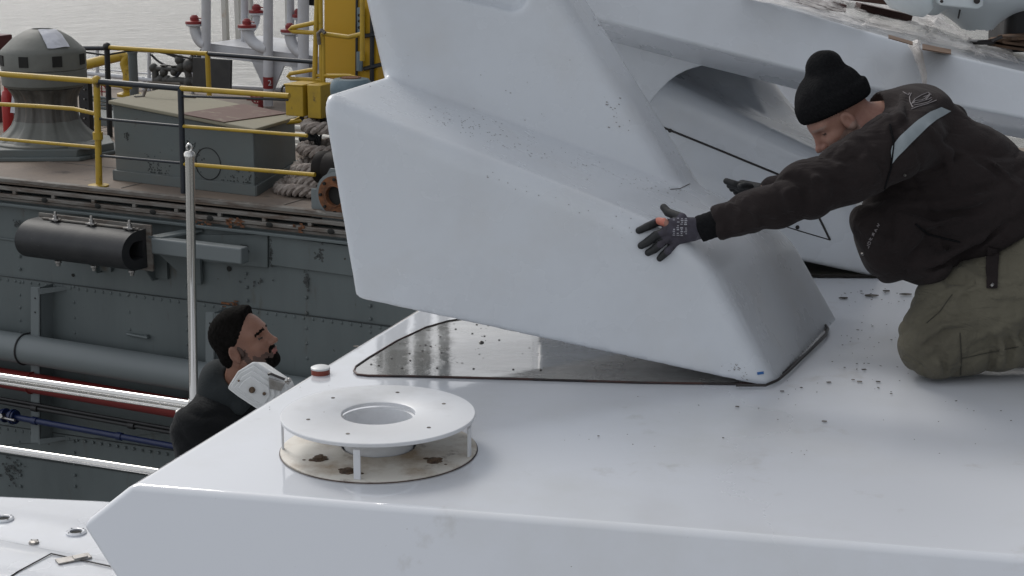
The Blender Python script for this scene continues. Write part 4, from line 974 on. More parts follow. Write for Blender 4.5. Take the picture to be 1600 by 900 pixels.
# ---- white ribbed housing between the man and the roof edge
DH = 5.3
hs_ = thing('ribbed_housing', P(400, 640, DH), 'white ribbed plastic housing with a dark round bolt in front of the man in black', 'housing')
def ph(x, y, d=0): return P(x, y+6, DH+d)
m = MB(); m.prism([ph(355, 601), ph(357, 596), ph(371, 574), ph(395, 559), ph(401, 560), ph(443, 588), ph(447, 596), ph(455, 640), ph(430, 660), ph(420, 645), ph(372, 614)], np.array([.015, .10, -.03])); body = m.build('shell', plastic, hs_, bevel=.006, seg=3)
for k, pg in enumerate([[(360, 599), (375, 577), (396, 565), (436, 591), (438, 612), (420, 640), (374, 611)], [(366, 600), (378, 583), (394, 573), (428, 595), (430, 612), (416, 634), (376, 608)], [(372, 600), (381, 589), (392, 582), (420, 599), (422, 612), (412, 628), (379, 606)]]):
    m = MB(); m.prism([ph(x, y, -.006*(k+1)) for x, y in pg], np.array([0, .0055, 0])); m.build('stepped_rib', plastic, hs_, bevel=.0022, seg=2)
m = MB(); rot = basis((1, 0, 0), (0, 0, 1), (0, -1, 0)); m.lathe([(.010, 0), (.010, .006), (.005, .007), (.006, .012), (.0001, .013)], ph(394, 603, -.020), 14, rot); m.lathe([(.0055, 0), (.0055, .004), (.0001, .005)], ph(413, 609, -.020), 10, rot); m.lathe([(.004, 0), (.0001, .004)], ph(373, 589, -.020), 10, rot); m.build('bolt', rustdark, hs_)
m = MB(); m.tube([ph(419, 579, -.01), ph(423, 578, -.012), ph(445, 587, -.01)], .0045, 8); m.build('black_rod', gasket, hs_)
m = MB(); m.prism([ph(420, 583, -.004), ph(446, 592, -.004), ph(440, 604, -.004), ph(422, 600, -.004)], np.array([0, -.012, 0])); m.sphere(ph(452, 588), .008, 8); m.tube([ph(446, 590, -.01), ph(452, 594, -.01)], .005, 6); m.build('bracket', steel, hs_, bevel=.002)

# ================================================================== MAST ARCH being lowered (tilted, its near leg raised off the bed)
arch = thing('mast_arch', HZ(1170, 590, 0.0), 'big white moulded mast arch tilted up off the roof with two legs and a crossbeam', 'mast arch')
A = P(556, 462, 5.12); B = P(1203, 602, 4.975); Cc = P(503, 150, 5.17); E = P(1082, 385, 5.13)
G = P(600, 122, 5.56); Hh = P(1065, 288, 5.46); I_ = P(1207, 358, 5.62); J = P(1290, 515, 5.66)
inn_ = P(950, 400, 5.4)
near_f = plane3(A, B, Cc, inn_)
E = HP(1088, 380, A, near_f[0])
Hh = P(1065, 288, 5.66)
shelf = plane3(Cc, Hh, E, inn_); G = HP(604, 119, Cc, shelf[0])
I_ = P(1207, 358, 5.70); shelf2 = plane3(E, Hh, I_, inn_)
endf = plane3(E, B, J, inn_)
left_f = plane3(A, Cc, G, inn_)
bot = plane3(A, B, P(1215, 596, 5.06), inn_)
bot = plane3(A, B, J, inn_)
backA = P(640, 120, 5.72); back = plane3(G+np.array([0, .06, 0]), P(1210, 355, 5.80), P(1290, 512, 5.80), inn_)
ca = HP(612, 124, Cc, shelf[0])+np.array([0, .0, 0]); cb = P(1052, 292, 5.64); cc2 = P(880, 0, 5.74); cd2 = P(578, 0, 5.74)
inc = P(780, 60, 5.9)
cn_f = plane3(ca, cb, cc2, inc)
cf_r = plane3(cb, cc2, P(928, 0, 5.98), inc)
cf_r = plane3(P(1052, 292, 5.60), cc2, P(926, 0, 5.98), inc)
cf_l = plane3(P(603, 120, 5.62), P(576, 0, 5.74), P(604, 120, 6.1), inc)
cf_b = (cn_f[0]*-1, -(cn_f[1])); _off = .19; cf_b = (-cn_f[0], float(np.dot(-cn_f[0], ca))+_off)
slot0 = HP(560, -62, ca, cn_f[0]); slot1 = HP(800, -5, ca, cn_f[0])
def fairing(p):
    f = smax(pl(p, near_f), pl(p, shelf), .06)
    f = smax(f, pl(p, shelf2), .05)
    f = smax(f, pl(p, endf), .06)
    f = smax(f, pl(p, left_f), .035)
    f = smax(f, pl(p, back), .03)
    f = smax(f, pl(p, bot), .012)
    c = smax(pl(p, cn_f), pl(p, cf_r), .04)
    c = smax(c, pl(p, cf_l), .07); c = smax(c, pl(p, cf_b), .05)
    c = np.maximum(c, .45-p[:, 2]); c = smax(c, p[:, 2]-2.6, .05)
    f = smin(f, c, .02)-.006
    f = smax(f, -cap(p, slot0, slot1, .045), .02)
    return f
leg = sdf_mesh('near_leg', fairing, (-.85, 4.85, -.03), (1.35, 6.75, 2.65), .0125, fairing_m, arch)
# worn patches on the shelf of the fairing: scuffs lying on its surface
m = MB()
def scuff(x0, y0, x1, y1, n_, sx, smn, smx, mb_=None):
    for k in range(n_):
        t_ = rnd.random(); q = (x0+(x1-x0)*t_+rnd.gauss(0, sx), y0+(y1-y0)*t_+rnd.gauss(0, sx*.7)); h_ = march(fairing, q[0], q[1], 4.8, 6.4, 120)
        if h_ is None: continue
        g_ = grad(fairing, h_); s_ = rnd.uniform(smn, smx); ax_ = np.cross(g_, [0.3, .1, 1]); ax_ /= np.linalg.norm(ax_); ay_ = np.cross(g_, ax_)
        m.box(h_+g_*.0006, s_*rnd.uniform(1, 2.4), s_, .0008, basis(ax_, ay_, g_))
scuff(680, 175, 860, 245, 90, 13, .0006, .0026); scuff(860, 240, 1010, 292, 40, 12, .0006, .0022); scuff(950, 150, 975, 210, 22, 6, .001, .0035); scuff(925, 15, 945, 50, 22, 6, .001, .004); scuff(1010, 288, 1070, 310, 22, 9, .001, .003); scuff(1140, 570, 1170, 585, 26, 8, .001, .0028); scuff(760, 270, 1000, 360, 20, 10, .001, .0025); scuff(600, 60, 900, 200, 16, 40, .001, .0025)
tag(m.build('scuff_marks', mat('scuff_grey', (.24, .225, .22), .6), leg), kind='stuff')
m = MB(); drape_line(m, fairing, [(1047, 296), (1062, 295), (1078, 287)], .0015, 4.8, 6.5, .0005); m.build('scratch', chipm, leg)
m = MB(); h_ = march(fairing, 1188, 583, 4.7, 6.2); g_ = grad(fairing, h_); ax_ = np.cross(g_, [0, 0, 1]); ax_ /= np.linalg.norm(ax_); m.box(h_+g_*.001, .022, .008, .002, basis(ax_, np.cross(g_, ax_), g_)); m.build('blue_tape', bluem, leg)
# torn lower lip
m = MB()
drape_line(m, fairing, [(905, 541), (940, 549), (1000, 562), (1060, 576), (1120, 590), (1150, 595)], .0014, 4.7, 6.3, .0, sub=4)
m.build('edge_trim', gasket, leg)

# crossbeam
st = [900, 1000, 1100, 1245, 1360, 1475, 1600, 1750, 1900]
topy = np.interp(st, [900, 1190, 1330, 1440, 1600, 1750, 1900], [-80, 0, 42, 75, 112, 140, 166])
kry = np.interp(st, [900, 1100, 1245, 1360, 1475, 1600, 1750, 1900], [22, 73, 110, 137, 161, 185, 212, 240])
lwy = np.interp(st, [900, 1100, 1250, 1360, 1475, 1600, 1750, 1900], [50, 103, 141, 168, 193, 217, 242, 270])
m = MB(); vs_ = []
for x, a, b_, c in zip(st, topy, kry, lwy):
    T = P(x, a, 6.24); K = P(x, b_, 6.12); Lw = P(x, c, 6.34); BT = T+np.array([0, .95, .02]); BL = np.array([BT[0], BT[1], Lw[2]+.02])
    vs_ += [T, K, Lw, BL, BT]
n_ = len(st); fs = []
for i in range(n_-1):
    for k in range(5): fs.append((i*5+k, i*5+(k+1) % 5, (i+1)*5+(k+1) % 5, (i+1)*5+k))
fs += [(0, 1, 2, 3, 4), tuple((n_-1)*5+k for k in (4, 3, 2, 1, 0))]
m.add(vs_, fs, True); beam = m.build('crossbeam', fairing_m, arch, bevel=.014, seg=4, autosm=False); beam.modifiers['bevel'].harden_normals = True
# curved web with the round cut-out
m = MB(); arc = [(1010, 178), (1012, 168), (1021, 154), (1033, 139), (1045, 127), (1057, 118), (1072, 110), (1087, 105), (1100, 102), (1150, 110)]
m.prism([P(x, y, 6.345) for x, y in [(880, 20), (880, 178)]+arc[:-1]+[(1100, 98), (1000, 70), (900, 30)]], np.array([0, .05, 0])); m.build('curved_web', fairing_m, arch, bevel=.006, seg=3)
# far leg
inf = P(1250, 330, 6.8)
F_f = plane3(P(1010, 200, 6.62), P(1222, 401, 6.50), P(1375, 434, 6.43), inf)
F_s = plane3(P(1110, 160, 6.58), P(1285, 243, 6.50), P(1248, 196, 6.95), inf)
F_b = plane3(P(1222, 401, 6.50), P(1375, 434, 6.43), P(1375, 425, 6.9), inf)
F_r = plane3(P(1380, 436, 6.43), P(1330, 300, 6.5), P(1400, 420, 7.1), inf)
C_f = plane3(P(1040, 110, 6.95), P(1188, 174, 6.88), P(1165, 125, 6.98), P(1150, 140, 7.3))
C_r = plane3(P(1188, 174, 6.88), P(1165, 125, 6.98), P(1250, 192, 7.12), P(1100, 100, 7.3))
C_e = plane3(P(1210, 128, 7.0), P(1258, 200, 7.0), P(1210, 128, 7.7), P(1100, 100, 7.3))
def farleg(p):
    f = smax(pl(p, F_f), pl(p, F_s), .08); f = smax(f, pl(p, F_r), .05); f = smax(f, p[:, 1]-7.35, .05); f = smax(f, pl(p, F_b), .01); f = smax(f, .0-p[:, 0]+.1, .03)
    c = smax(pl(p, C_f), pl(p, C_r), .02); c = smax(c, pl(p, C_e), .03); c = smax(c, p[:, 1]-7.5, .05); c = smax(c, p[:, 2]-.98, .02); c = np.maximum(c, .25-p[:, 2]); c = np.maximum(c, .1-p[:, 0])
    return smin(f, c, .05)
fl_ = sdf_mesh('far_leg', farleg, (.05, 6.2, -.02), (2.1, 7.6, 1.05), .016, fairing_m, arch)
m = MB(); drape_line(m, farleg, [(1018, 190), (1031, 197), (1120, 233), (1222, 275), (1262, 297), (1275, 330), (1297, 375)], .0042, 5.9, 8, .001)
m.build('hatch_seam', gasket, fl_)
m = MB(); drape_line(m, farleg, [(1297, 375), (1250, 361), (1205, 347)], .0022, 5.9, 8, .0005); 
m.build('seam_line', gasket, fl_)
for x, y in [(1047, 204), (1246, 355)]:
    m = MB()
    h_ = march(farleg, x, y, 5.9, 8); g_ = grad(farleg, h_); m.lathe([(.008, 0), (.008, .003), (.0001, .004)], h_, 12, basis((1, 0, 0), np.cross(g_, [1, 0, 0]), g_)); m.build('hatch_catch', gasket, fl_)
m = MB(); m.add([HZ(x, y, .0045) for x, y in [(1150, 432), (1400, 434), (1400, 415), (1150, 404)]], [(0, 1, 2, 3)]); m.build('far_gap_shade', olive_dark, yacht)  # dark sheet stands in for the shaded opening under the far leg
m = MB(); m.tube([HZ(x, y, .006) for x, y in [(1180, 430), (1240, 430), (1300, 431), (1400, 432)]], .005, 6); m.build('sealant_line', gasket, yacht)
m = MB(); m.prism([P(1205, 120, 7.75), P(1300, 140, 7.75), P(1300, 260, 7.75), P(1240, 260, 7.75)], np.array([0, .2, 0])); m.build('far_panel', white, arch)
m = MB(); m.box(HZ(1700, 300, 0)*np.array([1, 0, 0])+np.array([.5, 7.15, .35]), 2.2, .3, .7); m.build('beam_gap_shade', mat('gap_shade_black', (.008, .008, .01), .12), yacht, bevel=.01)  # black box added to stand for the shadow in the gap beneath the beam

# radar pedestal on the beam
def beam_top(px, py):   # point of the beam's upper face
    T0 = P(1245, float(np.interp(1245, st, topy)), 6.24); T1 = P(1600, 112, 6.24); n_ = np.cross(T1-T0, np.array([0, .95, .02])); n_ /= np.linalg.norm(n_)
    return HP(px, py, T0, n_)
pc = P(1530, 66, 6.85)
rad = thing('radar_pedestal', pc, 'smooth white radar pedestal tapering to a small foot on top of the crossbeam', 'radar')
q0 = P(1532, 60, 6.85)
def radf(p):
    f = cap(p, P(1530, 54, 6.85), P(1528, -2, 6.85), .040, .17)
    f = smin(f, ell(p, P(1550, -42, 6.85), (.46, .25, .15)), .07)
    f = smin(f, cap(p, P(1458, 4, 6.75), P(1480, -40, 6.75), .05, .1), .03)
    f = smax(f, -cap(p, P(1490, 78, 6.8), P(1430, 40, 6.8), .05), .02) if False else f
    return f
rb = sdf_mesh('pedestal', radf, (1.0, 6.4, .9), (2.6, 7.2, 1.7), .012, radarm, rad)
m = MB(); m.prism([P(1470, 9, 6.52), P(1528, 15, 6.52), P(1537, 10, 6.52), P(1537, -40, 6.52), P(1465, -40, 6.52)], np.array([0, .1, 0])); m.build('front_plate', radarm, rb, bevel=.008, seg=3)
m = MB(); m.lathe([(.012, 0), (.012, .006), (.0001, .007)], P(1526, 1, 6.51), 12, rot); m.lathe([(.006, 0), (.006, .006), (.0001, .007)], P(1471, 2, 6.51), 12, rot); m.build('bolt', gasket, rb)
m = MB(); m.tube([march(radf, 1500-k*.55, 15+k*2.6, 6, 7.2) for k in range(6) if march(radf, 1500-k*.55, 15+k*2.6, 6, 7.2) is not None], .0035, 6); m.build('slit', gasket, rb)
m = MB(); m.tube([P(1450, 18, 6.6), P(1440, 8, 6.6), P(1412, -8, 6.6), P(1400, -30, 6.6)], [.03, .05, .07, .08], 16); m.build('side_arm', radarm, rad)
m = MB(); m.lathe([(.055, -.005), (.055, .006), (.0001, .008)], P(1533, 66, 6.85), 20); m.tube([P(1528, 66, 6.7), P(1550, 64, 6.65), P(1566, 57, 6.65)], .007, 6); m.build('foot_gasket', gasket, rad)

# cardboard, boards and plastic film on the beam
m = MB(); a, b_, c, d = [beam_top(x, y) for x, y in [(1441, 78), (1486, 85.5), (1486, 79), (1441, 70)]]; m.prism([a, b_, c, d], Zv*.004); tag(m.build('cardboard_sheet', card), 'wet brown cardboard piece lying under the crumpled plastic film', 'cardboard')
m = MB(); a, b_, c, d = [beam_top(x, y) for x, y in [(1388, 62), (1426, 73), (1426, 68), (1388, 57)]]; m.prism([a+Zv*.004, b_+Zv*.004, c+Zv*.004, d+Zv*.004], Zv*.003); tag(m.build('cardboard_strip', card), 'brown cardboard strip at the beam edge left of the hanging film', 'cardboard')
for k, (x0, y0, x1, y1, lb) in enumerate([(1235, 2, 1318, 12, 'dark red brown board poking out of the film at the top edge'), (1300, -10, 1430, 6, 'dark board behind the film near the radar pedestal'), (1340, 10, 1420, 28, 'narrow brown slat buried in the plastic film')]):
    m = MB(); p0 = P(x0, y0, 6.9+.1*k); p1 = P(x1, y1, 6.9+.1*k); d = p1-p0; m.box((p0+p1)/2, float(np.linalg.norm(d)), .12, .03, basis(d/np.linalg.norm(d), (0, 1, 0), np.cross(d/np.linalg.norm(d), [0, 1, 0]))); tag(m.build('board', darkwood, bevel=.003), lb, 'board', 'boards on the crossbeam')
m = MB()
for k in range(5): m.box(P(1590+rnd.uniform(-15, 30), 56+k*4, 6.9), .16, .12, .010, Rz(rnd.uniform(-.4, .4)) @ Matrix.Rotation(rnd.uniform(-.15, .15), 3, 'Y'))
tag(m.build('torn_cardboard', card), 'torn layered cardboard scraps right of the radar foot', 'cardboard')
m = MB(); m.box(P(1605, 35, 7.1), .25, .3, .22); tag(m.build('black_bag', rubber, bevel=.04, seg=3), 'black bundle behind the radar foot at the picture edge', 'bag')
film = bpy.data.materials.new('plastic_film'); film.use_nodes = True; t = film.node_tree; b = t.nodes['Principled BSDF']
b.inputs['Base Color'].default_value = (.70, .665, .64, 1); b.inputs['Roughness'].default_value = .35; b.inputs['Specular IOR Level'].default_value = .7
tc = N(t, 'ShaderNodeTexCoord'); nz = N(t, 'ShaderNodeTexNoise'); nz.inputs['Scale'].default_value = 10; nz.inputs['Detail'].default_value = 6; nz.inputs['Distortion'].default_value = 1.5
mr = N(t, 'ShaderNodeMapRange'); mr.inputs['From Min'].default_value = .35; mr.inputs['From Max'].default_value = .68; mr.inputs['To Min'].default_value = .18; mr.inputs['To Max'].default_value = .72
t.links.new(tc.outputs['Object'], nz.inputs[0]); t.links.new(nz.outputs[0], mr.inputs[0]); t.links.new(mr.outputs[0], b.inputs['Alpha'])
bp = N(t, 'ShaderNodeBump'); bp.inputs['Distance'].default_value = .010; t.links.new(nz.outputs[0], bp.inputs['Height']); t.links.new(bp.outputs[0], b.inputs['Normal'])
def film_sheet(name, quad, nx, ny, amp, seed, label, cat='plastic film'):
    q = [np.array(v) for v in quad]; vs_ = []; fs = []
    for i in range(nx+1):
        for j in range(ny+1):
            u, v = i/nx, j/ny; p = (q[0]*(1-u)+q[1]*u)*(1-v)+(q[3]*(1-u)+q[2]*u)*v
            k1 = mnoise.fractal(Vector((p[0]*5+seed, p[1]*5, p[2]*5)), 1.0, 2.1, 3); k2 = mnoise.ridged_multi_fractal(Vector((p[0]*3.2, p[1]*3.2+seed, p[2]*3)), 1.1, 2.0, 2, 1, 2)
            edge = min(1, 6*u, 6*(1-u), 6*v+.3, 6*(1-v)+.3)
            p = p + np.array([.03*k1, .04*mnoise.noise(Vector((p[0]*9, seed, p[2]*9))), amp*edge*(abs(k1)*.6+.35*k2)+.004])
            vs_.append(p)
    for i in range(nx):
        for j in range(ny): a = i*(ny+1)+j; fs.append((a, a+1, a+ny+2, a+ny+1))
    mb_ = MB(); mb_.add(vs_, fs, True); return tag(mb_.build(name, film, autosm=False), label, cat)
film_sheet('plastic_film', [beam_top(1150, -3), beam_top(1350, 46), beam_top(1500, 10)+Zv*.06, beam_top(1250, -40)+Zv*.03], 70, 40, .045, 1, 'crumpled translucent film spread on the crossbeam left of the cardboard')
film_sheet('plastic_film', [beam_top(1345, 42), beam_top(1450, 68), beam_top(1480, 25)+Zv*.02, beam_top(1400, 0)+Zv*.05], 60, 50, .05, 5, 'big puffed heap of clear film above the beanie side of the beam')
film_sheet('plastic_film', [beam_top(1435, 62), beam_top(1530, 92), beam_top(1525, 68)+Zv*.0, beam_top(1450, 40)+Zv*.05], 60, 50, .045, 9, 'crumpled bubble film wrapped against the foot of the radar pedestal')
film_sheet('plastic_film', [beam_top(1520, 88), beam_top(1590, 103), beam_top(1572, 78)+Zv*.01, beam_top(1510, 70)+Zv*.01], 40, 30, .03, 12, 'small flat folded bit of film right of the radar foot')
m = MB()
for k in range(4):
    o_ = k*3.2
    m.tube([P(1425+o_*.8, 70-k, 6.2), P(1431+o_*.5, 80, 6.14), P(1436+o_*.5, 98, 6.10), P(1441+o_*.5, 115, 6.09), P(1444+o_*.2, 132, 6.09), P(1447, 146, 6.09)], [.014, .013, .009, .007, .005, .003], 7)
tag(m.build('film_strand', film), 'twisted strand of clear film hanging down the beam face above the emblem', 'plastic film')

# ================================================================== PEOPLE
def head_fn(q, nose=1.0, earx=-.010, jaw=1.0):
    """q: local points, x forward, y to the left, z up, origin between the ears"""
    ay = np.abs(q[:, 1]); s = np.stack([q[:, 0], ay, q[:, 2]], 1)     # mirrored copy
    f = ell(q, (-.004, 0, .052), (.097, .076, .086))
    f = smin(f, ell(q, (.040, 0, .018), (.066, .064, .072)), .03)
    f = smin(f, ell(q, (.047, 0, -.045), (.052*jaw, .050, .058)), .035)
    f = smin(f, ell(q, (.078, 0, -.088), (.022, .024, .020)), .03)        # chin
    f = smin(f, cap(s, (.000, .058, -.045), (.068, .026, -.086), .014), .03)  # jaw line
    f = smin(f, cap(s, (.090, .012, .036), (.076, .048, .034), .010), .018)  # brow
    f = smin(f, ell(s, (.070, .040, -.016), (.024, .022, .020)), .02)      # cheekbone
    f = smax(f, -ell(s, (.104, .033, .012), (.019, .019, .013)), .014)    # eye socket
    f = smin(f, ell(s, (.0795, .032, .012), (.0125, .0145, .0125)), .004)    # eyelids
    f = smax(f, -cap(s, (.096, .026, .0105), (.090, .044, .0105), .0012), .003)
    f = smin(f, cap(q, (.098, 0, .022), (.118*nose, 0, -.016), .0075, .0105), .016)  # nose
    f = smin(f, ell(q, (.120*nose, 0, -.020), (.013, .011, .010)), .008)
    f = smin(f, ell(s, (.107*nose, .011, -.024), (.011, .008, .008)), .006)
    f = smax(f, -ell(s, (.114*nose, .006, -.032), (.005, .0035, .005)), .003)
    f = smin(f, ell(q, (.098, 0, -.047), (.014, .022, .007)), .008)     # lips
    f = smin(f, ell(q, (.095, 0, -.058), (.013, .020, .007)), .008)
    f = smax(f, -ell(q, (.110, 0, -.0525), (.010, .024, .0016)), .004)
    # ears
    e = ell(s, (earx, .077, -.002), (.020, .011, .034)); e = smax(e, -ell(s, (earx+.004, .088, .002), (.011, .008, .020)), .006)
    f = smin(f, e, .006)
    return f

def local(p, c, M): return (p-np.asarray(c, p.dtype)) @ np.asarray(M, p.dtype)
def frame_of(front, up):
    x = np.array(front, float); x /= np.linalg.norm(x); z = np.array(up, float); z -= x*np.dot(x, z); z /= np.linalg.norm(z); y = np.cross(z, x)
    return np.stack([x, y, z], 1)
def lin(p, v): return p @ np.asarray(v, p.dtype)

# ---------------------------------------------------------------- the kneeling man
DM = 5.16
man1 = thing('person', HZ(1470, 605, 0), 'person in black beanie, dark jacket and olive trousers kneeling on the white roof', 'person')
H1c = P(1319, 181, 5.22); H1 = frame_of((-.70, -.16, -.68), (-.70, 0, .70))
near_sh = P(1395, 232, 5.04); near_el = P(1262, 300, 5.00); hitw = march(fairing, 1092, 358, 4.6, 6.4)
wrist = hitw+grad(fairing, hitw)*.045
far_sh = P(1385, 235, 5.42); far_el = P(1275, 290, 5.60)
hf = march(fairing, 1150, 292, 4.9, 6.9); hf = hf if hf is not None else P(1150, 296, 5.7)
far_wr = P(1196, 300, 5.62); far_hand = P(1150, 290, 5.68)
hip = P(1665, 375, 5.25); hipN = P(1668, 400, 5.12); kneeN = P(1455, 537, 5.06); kneeN[2] = max(kneeN[2], .11)
ankN = P(1700, 560, 5.12); ankN[2] = .125
hipF = P(1668, 400, 5.42); kneeF = np.array([kneeN[0]+.14, 5.45, .11]); ankF = np.array([ankN[0], 5.45, .075])
neckb = P(1385, 190, 5.24)

# fingers of the near hand follow the surface of the fairing
def onfair(x, y, r_): 
    h_ = march(fairing, x, y, 4.6, 6.4); return h_+grad(fairing, h_)*r_
fing = {
 'index': [(1040, 348), (1026, 351), (1010, 357), (998, 361)], 'middle': [(1040, 362), (1024, 369), (1011, 378), (1002, 383)],
 'ring': [(1045, 371), (1032, 381), (1022, 389), (1013, 394)], 'little': [(1054, 380), (1044, 391), (1036, 398), (1031, 403)],
 'thumb': [(1066, 340), (1054, 336), (1044, 332), (1037, 324)]}
# the open hand bridges the moulding's corner: keep palm depth even between the knuckles and the wrist
fr_ = {'index': .0108, 'middle': .0112, 'ring': .0108, 'little': .0098, 'thumb': .0115}
FP = {k: [onfair(x, y, fr_[k]*(1.5 if i == 1 else 1.05)) for i, (x, y) in enumerate(v)] for k, v in fing.items()}
Dk = min(onfair(1045, 356, .02)[1], onfair(1050, 372, .02)[1], onfair(1060, 372, .02)[1])
Dw = min(wrist[1], Dk+.035)
def onhand(x, y): u = (x-1045)/(1092-1045); return P(x, y, Dk*(1-u)+Dw*u)
wrist = P(1093, 358, Dw)
for k, v in FP.items():
    x, y = fing[k][0]; v[0] = onhand(x, y)
    v[1] = v[1]*.6+P(*fing[k][1], min(v[1][1], Dk+.01))*.4
FP['thumb'] = [P(x, y, d_) for (x, y), d_ in zip(fing['thumb'], (Dk+.015, Dk+.035, Dk+.055, Dk+.075))]
palm = [onhand(1052, 358), onhand(1068, 358), onhand(1080, 358)]
def hand1(p, g=0.0):
    f = cap(p, palm[0], palm[1], .026+g, .028+g)
    f = smin(f, cap(p, onfair_c[0], onfair_c[1], .016+g), .014); f = smin(f, cap(p, onfair_c[2], onfair_c[3], .015+g), .014)
    f = smin(f, cap(p, palm[1], wrist, .026+g, .028+g), .02)
    for k, v in FP.items():
        r_ = fr_[k]+g
        c = cap(p, v[0], v[1], r_*1.08, r_*1.04); c = np.minimum(c, cap(p, v[1], v[2], r_*1.04, r_)); c = np.minimum(c, cap(p, v[2], v[3], r_, r_*.88))
        c = smin(c, cap(p, v[1], v[2], r_*.9), .004)
        f = smin(f, c, .006)
    return f
onfair_c = [onhand(1044, 351), onhand(1082, 350), onhand(1056, 375), onhand(1082, 367)]
hrr = [P(1150, 292, 5.66)+np.array([0, 0, 0]), far_wr]
def hand2(p, g=0.0):
    f = cap(p, P(1186, 298, 5.63), P(1160, 292, 5.66), .024+g, .022+g)
    for k, (a, b_, c) in enumerate([((1160, 291, 5.62), (1146, 287, 5.62), (1135, 283, 5.63)), ((1160, 293, 5.66), (1148, 290, 5.67), (1140, 290, 5.69)), ((1162, 295, 5.70), (1151, 293, 5.72), (1144, 295, 5.73)), ((1166, 297, 5.74), (1156, 297, 5.75), (1150, 300, 5.76)), ((1172, 292, 5.58), (1164, 290, 5.56), (1157, 291, 5.55))]):
        c_ = np.minimum(cap(p, P(*a), P(*b_), .0105+g), cap(p, P(*b_), P(*c), .0105+g, .009+g)); f = smin(f, c_, .007)
    return f
BK = np.array([-.0005, -.001, .0025])
def body1(p):
    f = head_fn(local(p, H1c, H1), nose=1.03, earx=.016)
    hn = H1c+H1 @ np.array([-.030, 0, -.05])
    f = smin(f, cap(p, hn, neckb, .056, .062), .03)
    mid = P(1530, 300, 5.25)
    t_ = smin(cap(p, neckb+np.array([.06, 0, -.08]), mid, .13, .14), cap(p, mid, hip, .14, .15), .06)
    t_ = smin(t_, cap(p, near_sh, far_sh, .07), .05); f = smin(f, t_, .05)
    for a, b_, c in ((near_sh, near_el, wrist), (far_sh, far_el, far_wr)):
        f = smin(f, cap(p, a, b_, .052, .042), .03); f = smin(f, cap(p, b_, c, .042, .027), .02)
    for a, b_, c in ((hipN, kneeN, ankN), (hipF, kneeF, ankF)):
        f = smin(f, cap(p, a, b_, .085, .055), .04); f = smin(f, cap(p, b_, c, .053, .04), .03)
        f = smin(f, cap(p, c, c+np.array([.20, 0, -.02]), .04, .03), .02)
    f = smin(f, hand1(p, -.0025), .01); f = smin(f, hand2(p, -.0025), .01)
    # bare knuckle showing through the torn glove
    f = smin(f, cap(p, FP['index'][0]*.75+FP['index'][1]*.25+BK, FP['index'][1]*.9+FP['index'][0]*.1+BK, .0122), .003)
    return f
hx = H1.copy()
def m1(c):
    q = (c-H1c) @ H1; idx = np.zeros(len(c), int)
    inhead = np.linalg.norm(q, axis=1) < .17
    idx[inhead & (q[:, 2] < -.012-.25*np.maximum(q[:, 0]-.02, 0)) & (q[:, 2] > -.13) & (q[:, 0] > .0) & ~((q[:, 0] > .085) & (np.abs(q[:, 2]+.052) < .012))] = 1
    idx[inhead & (q[:, 0] > .094) & (np.abs(q[:, 2]+.052) < .010) & (np.abs(q[:, 1]) < .022)] = 2
    idx[inhead & (np.abs(q[:, 2]-.0115) < .0035) & (q[:, 0] > .078) & (np.abs(np.abs(q[:, 1])-.034) < .013)] = 4
    idx[inhead & (np.abs(q[:, 2]-.036+.1*(np.abs(q[:, 1])-.03)) < .0045) & (q[:, 0] > .072) & (np.abs(q[:, 1]) > .012)] = 1
    k = np.linalg.norm(c-(FP['index'][0]+FP['index'][1])/2, axis=1) < .024; idx[k] = 5
    return idx
allp = np.array([H1c, near_el, wrist, far_el, hip, kneeN, ankN, far_hand])
body = sdf_mesh('body', body1, (.35, 4.78, -.02), (2.35, 5.98, 1.20), .0048, [skin1, stubbleg, lipm, eyem, stubble, skinred], man1, matfn=m1)

# gloves
g1 = np.array([H for v in FP.values() for H in v])
gap_c = FP['index'][0]*.45+FP['index'][1]*.55+np.array([0, -.004, .004])
cuff_dir = (wrist-palm[1])/np.linalg.norm(wrist-palm[1])
def glove1(p):
    f = hand1(p, .0012)
    e = wrist+cuff_dir*.012
    f = np.maximum(f, lin(p, cuff_dir)-float(e @ cuff_dir))
    f = smax(f, -ell(p, gap_c+np.array([0, -.012, .0]), (.022, .026, .013)), .003)
    return f
def g1m(c):
    idx = np.zeros(len(c), int)
    for k, v in FP.items():
        a, b_ = v[0], v[3]; t_ = ((c-a) @ (b_-a))/np.dot(b_-a, b_-a); d_ = np.linalg.norm(c-a-np.clip(t_, 0, 1)[:, None]*(b_-a), axis=1)
        idx[(t_ > (.25 if k != 'thumb' else .1)) & (d_ < .02)] = 1
    idx[((c-palm[1]) @ cuff_dir) > .035] = 2
    return idx
lo_ = g1.min(0)-.05; hi_ = np.maximum(g1.max(0), wrist)+.06
gl = sdf_mesh('glove', glove1, lo_, hi_, .0026, [glovem, glovedip, cuffm], man1, matfn=g1m)
gl['label'] = 'grey knit glove with black dipped fingers torn open at the index knuckle'
m = MB()
for row in range(4):
    for k in range(10):
        if rnd.random() < .22: continue
        x = 1053+row*6.2+rnd.uniform(-.7, .7); y = 341+k*2.9+row*.3; 
        if y > 370: continue
        h_ = march(glove1, x, y, 4.6, 6); 
        if h_ is None: continue
        g_ = grad(glove1, h_); ax_ = np.cross(g_, [0, .2, 1]); ax_ /= np.linalg.norm(ax_); m.box(h_+g_*.0006, rnd.uniform(.004, .009), rnd.uniform(.002, .004), .0008, basis(ax_, np.cross(g_, ax_), g_))
tag(m.build('glove_print', printm, gl), kind='stuff')
def glove2(p):
    d_ = (far_wr-hrr[0])/np.linalg.norm(far_wr-hrr[0]); return np.maximum(hand2(p, .0015), lin(p, d_)-float((far_wr+d_*.02) @ d_))
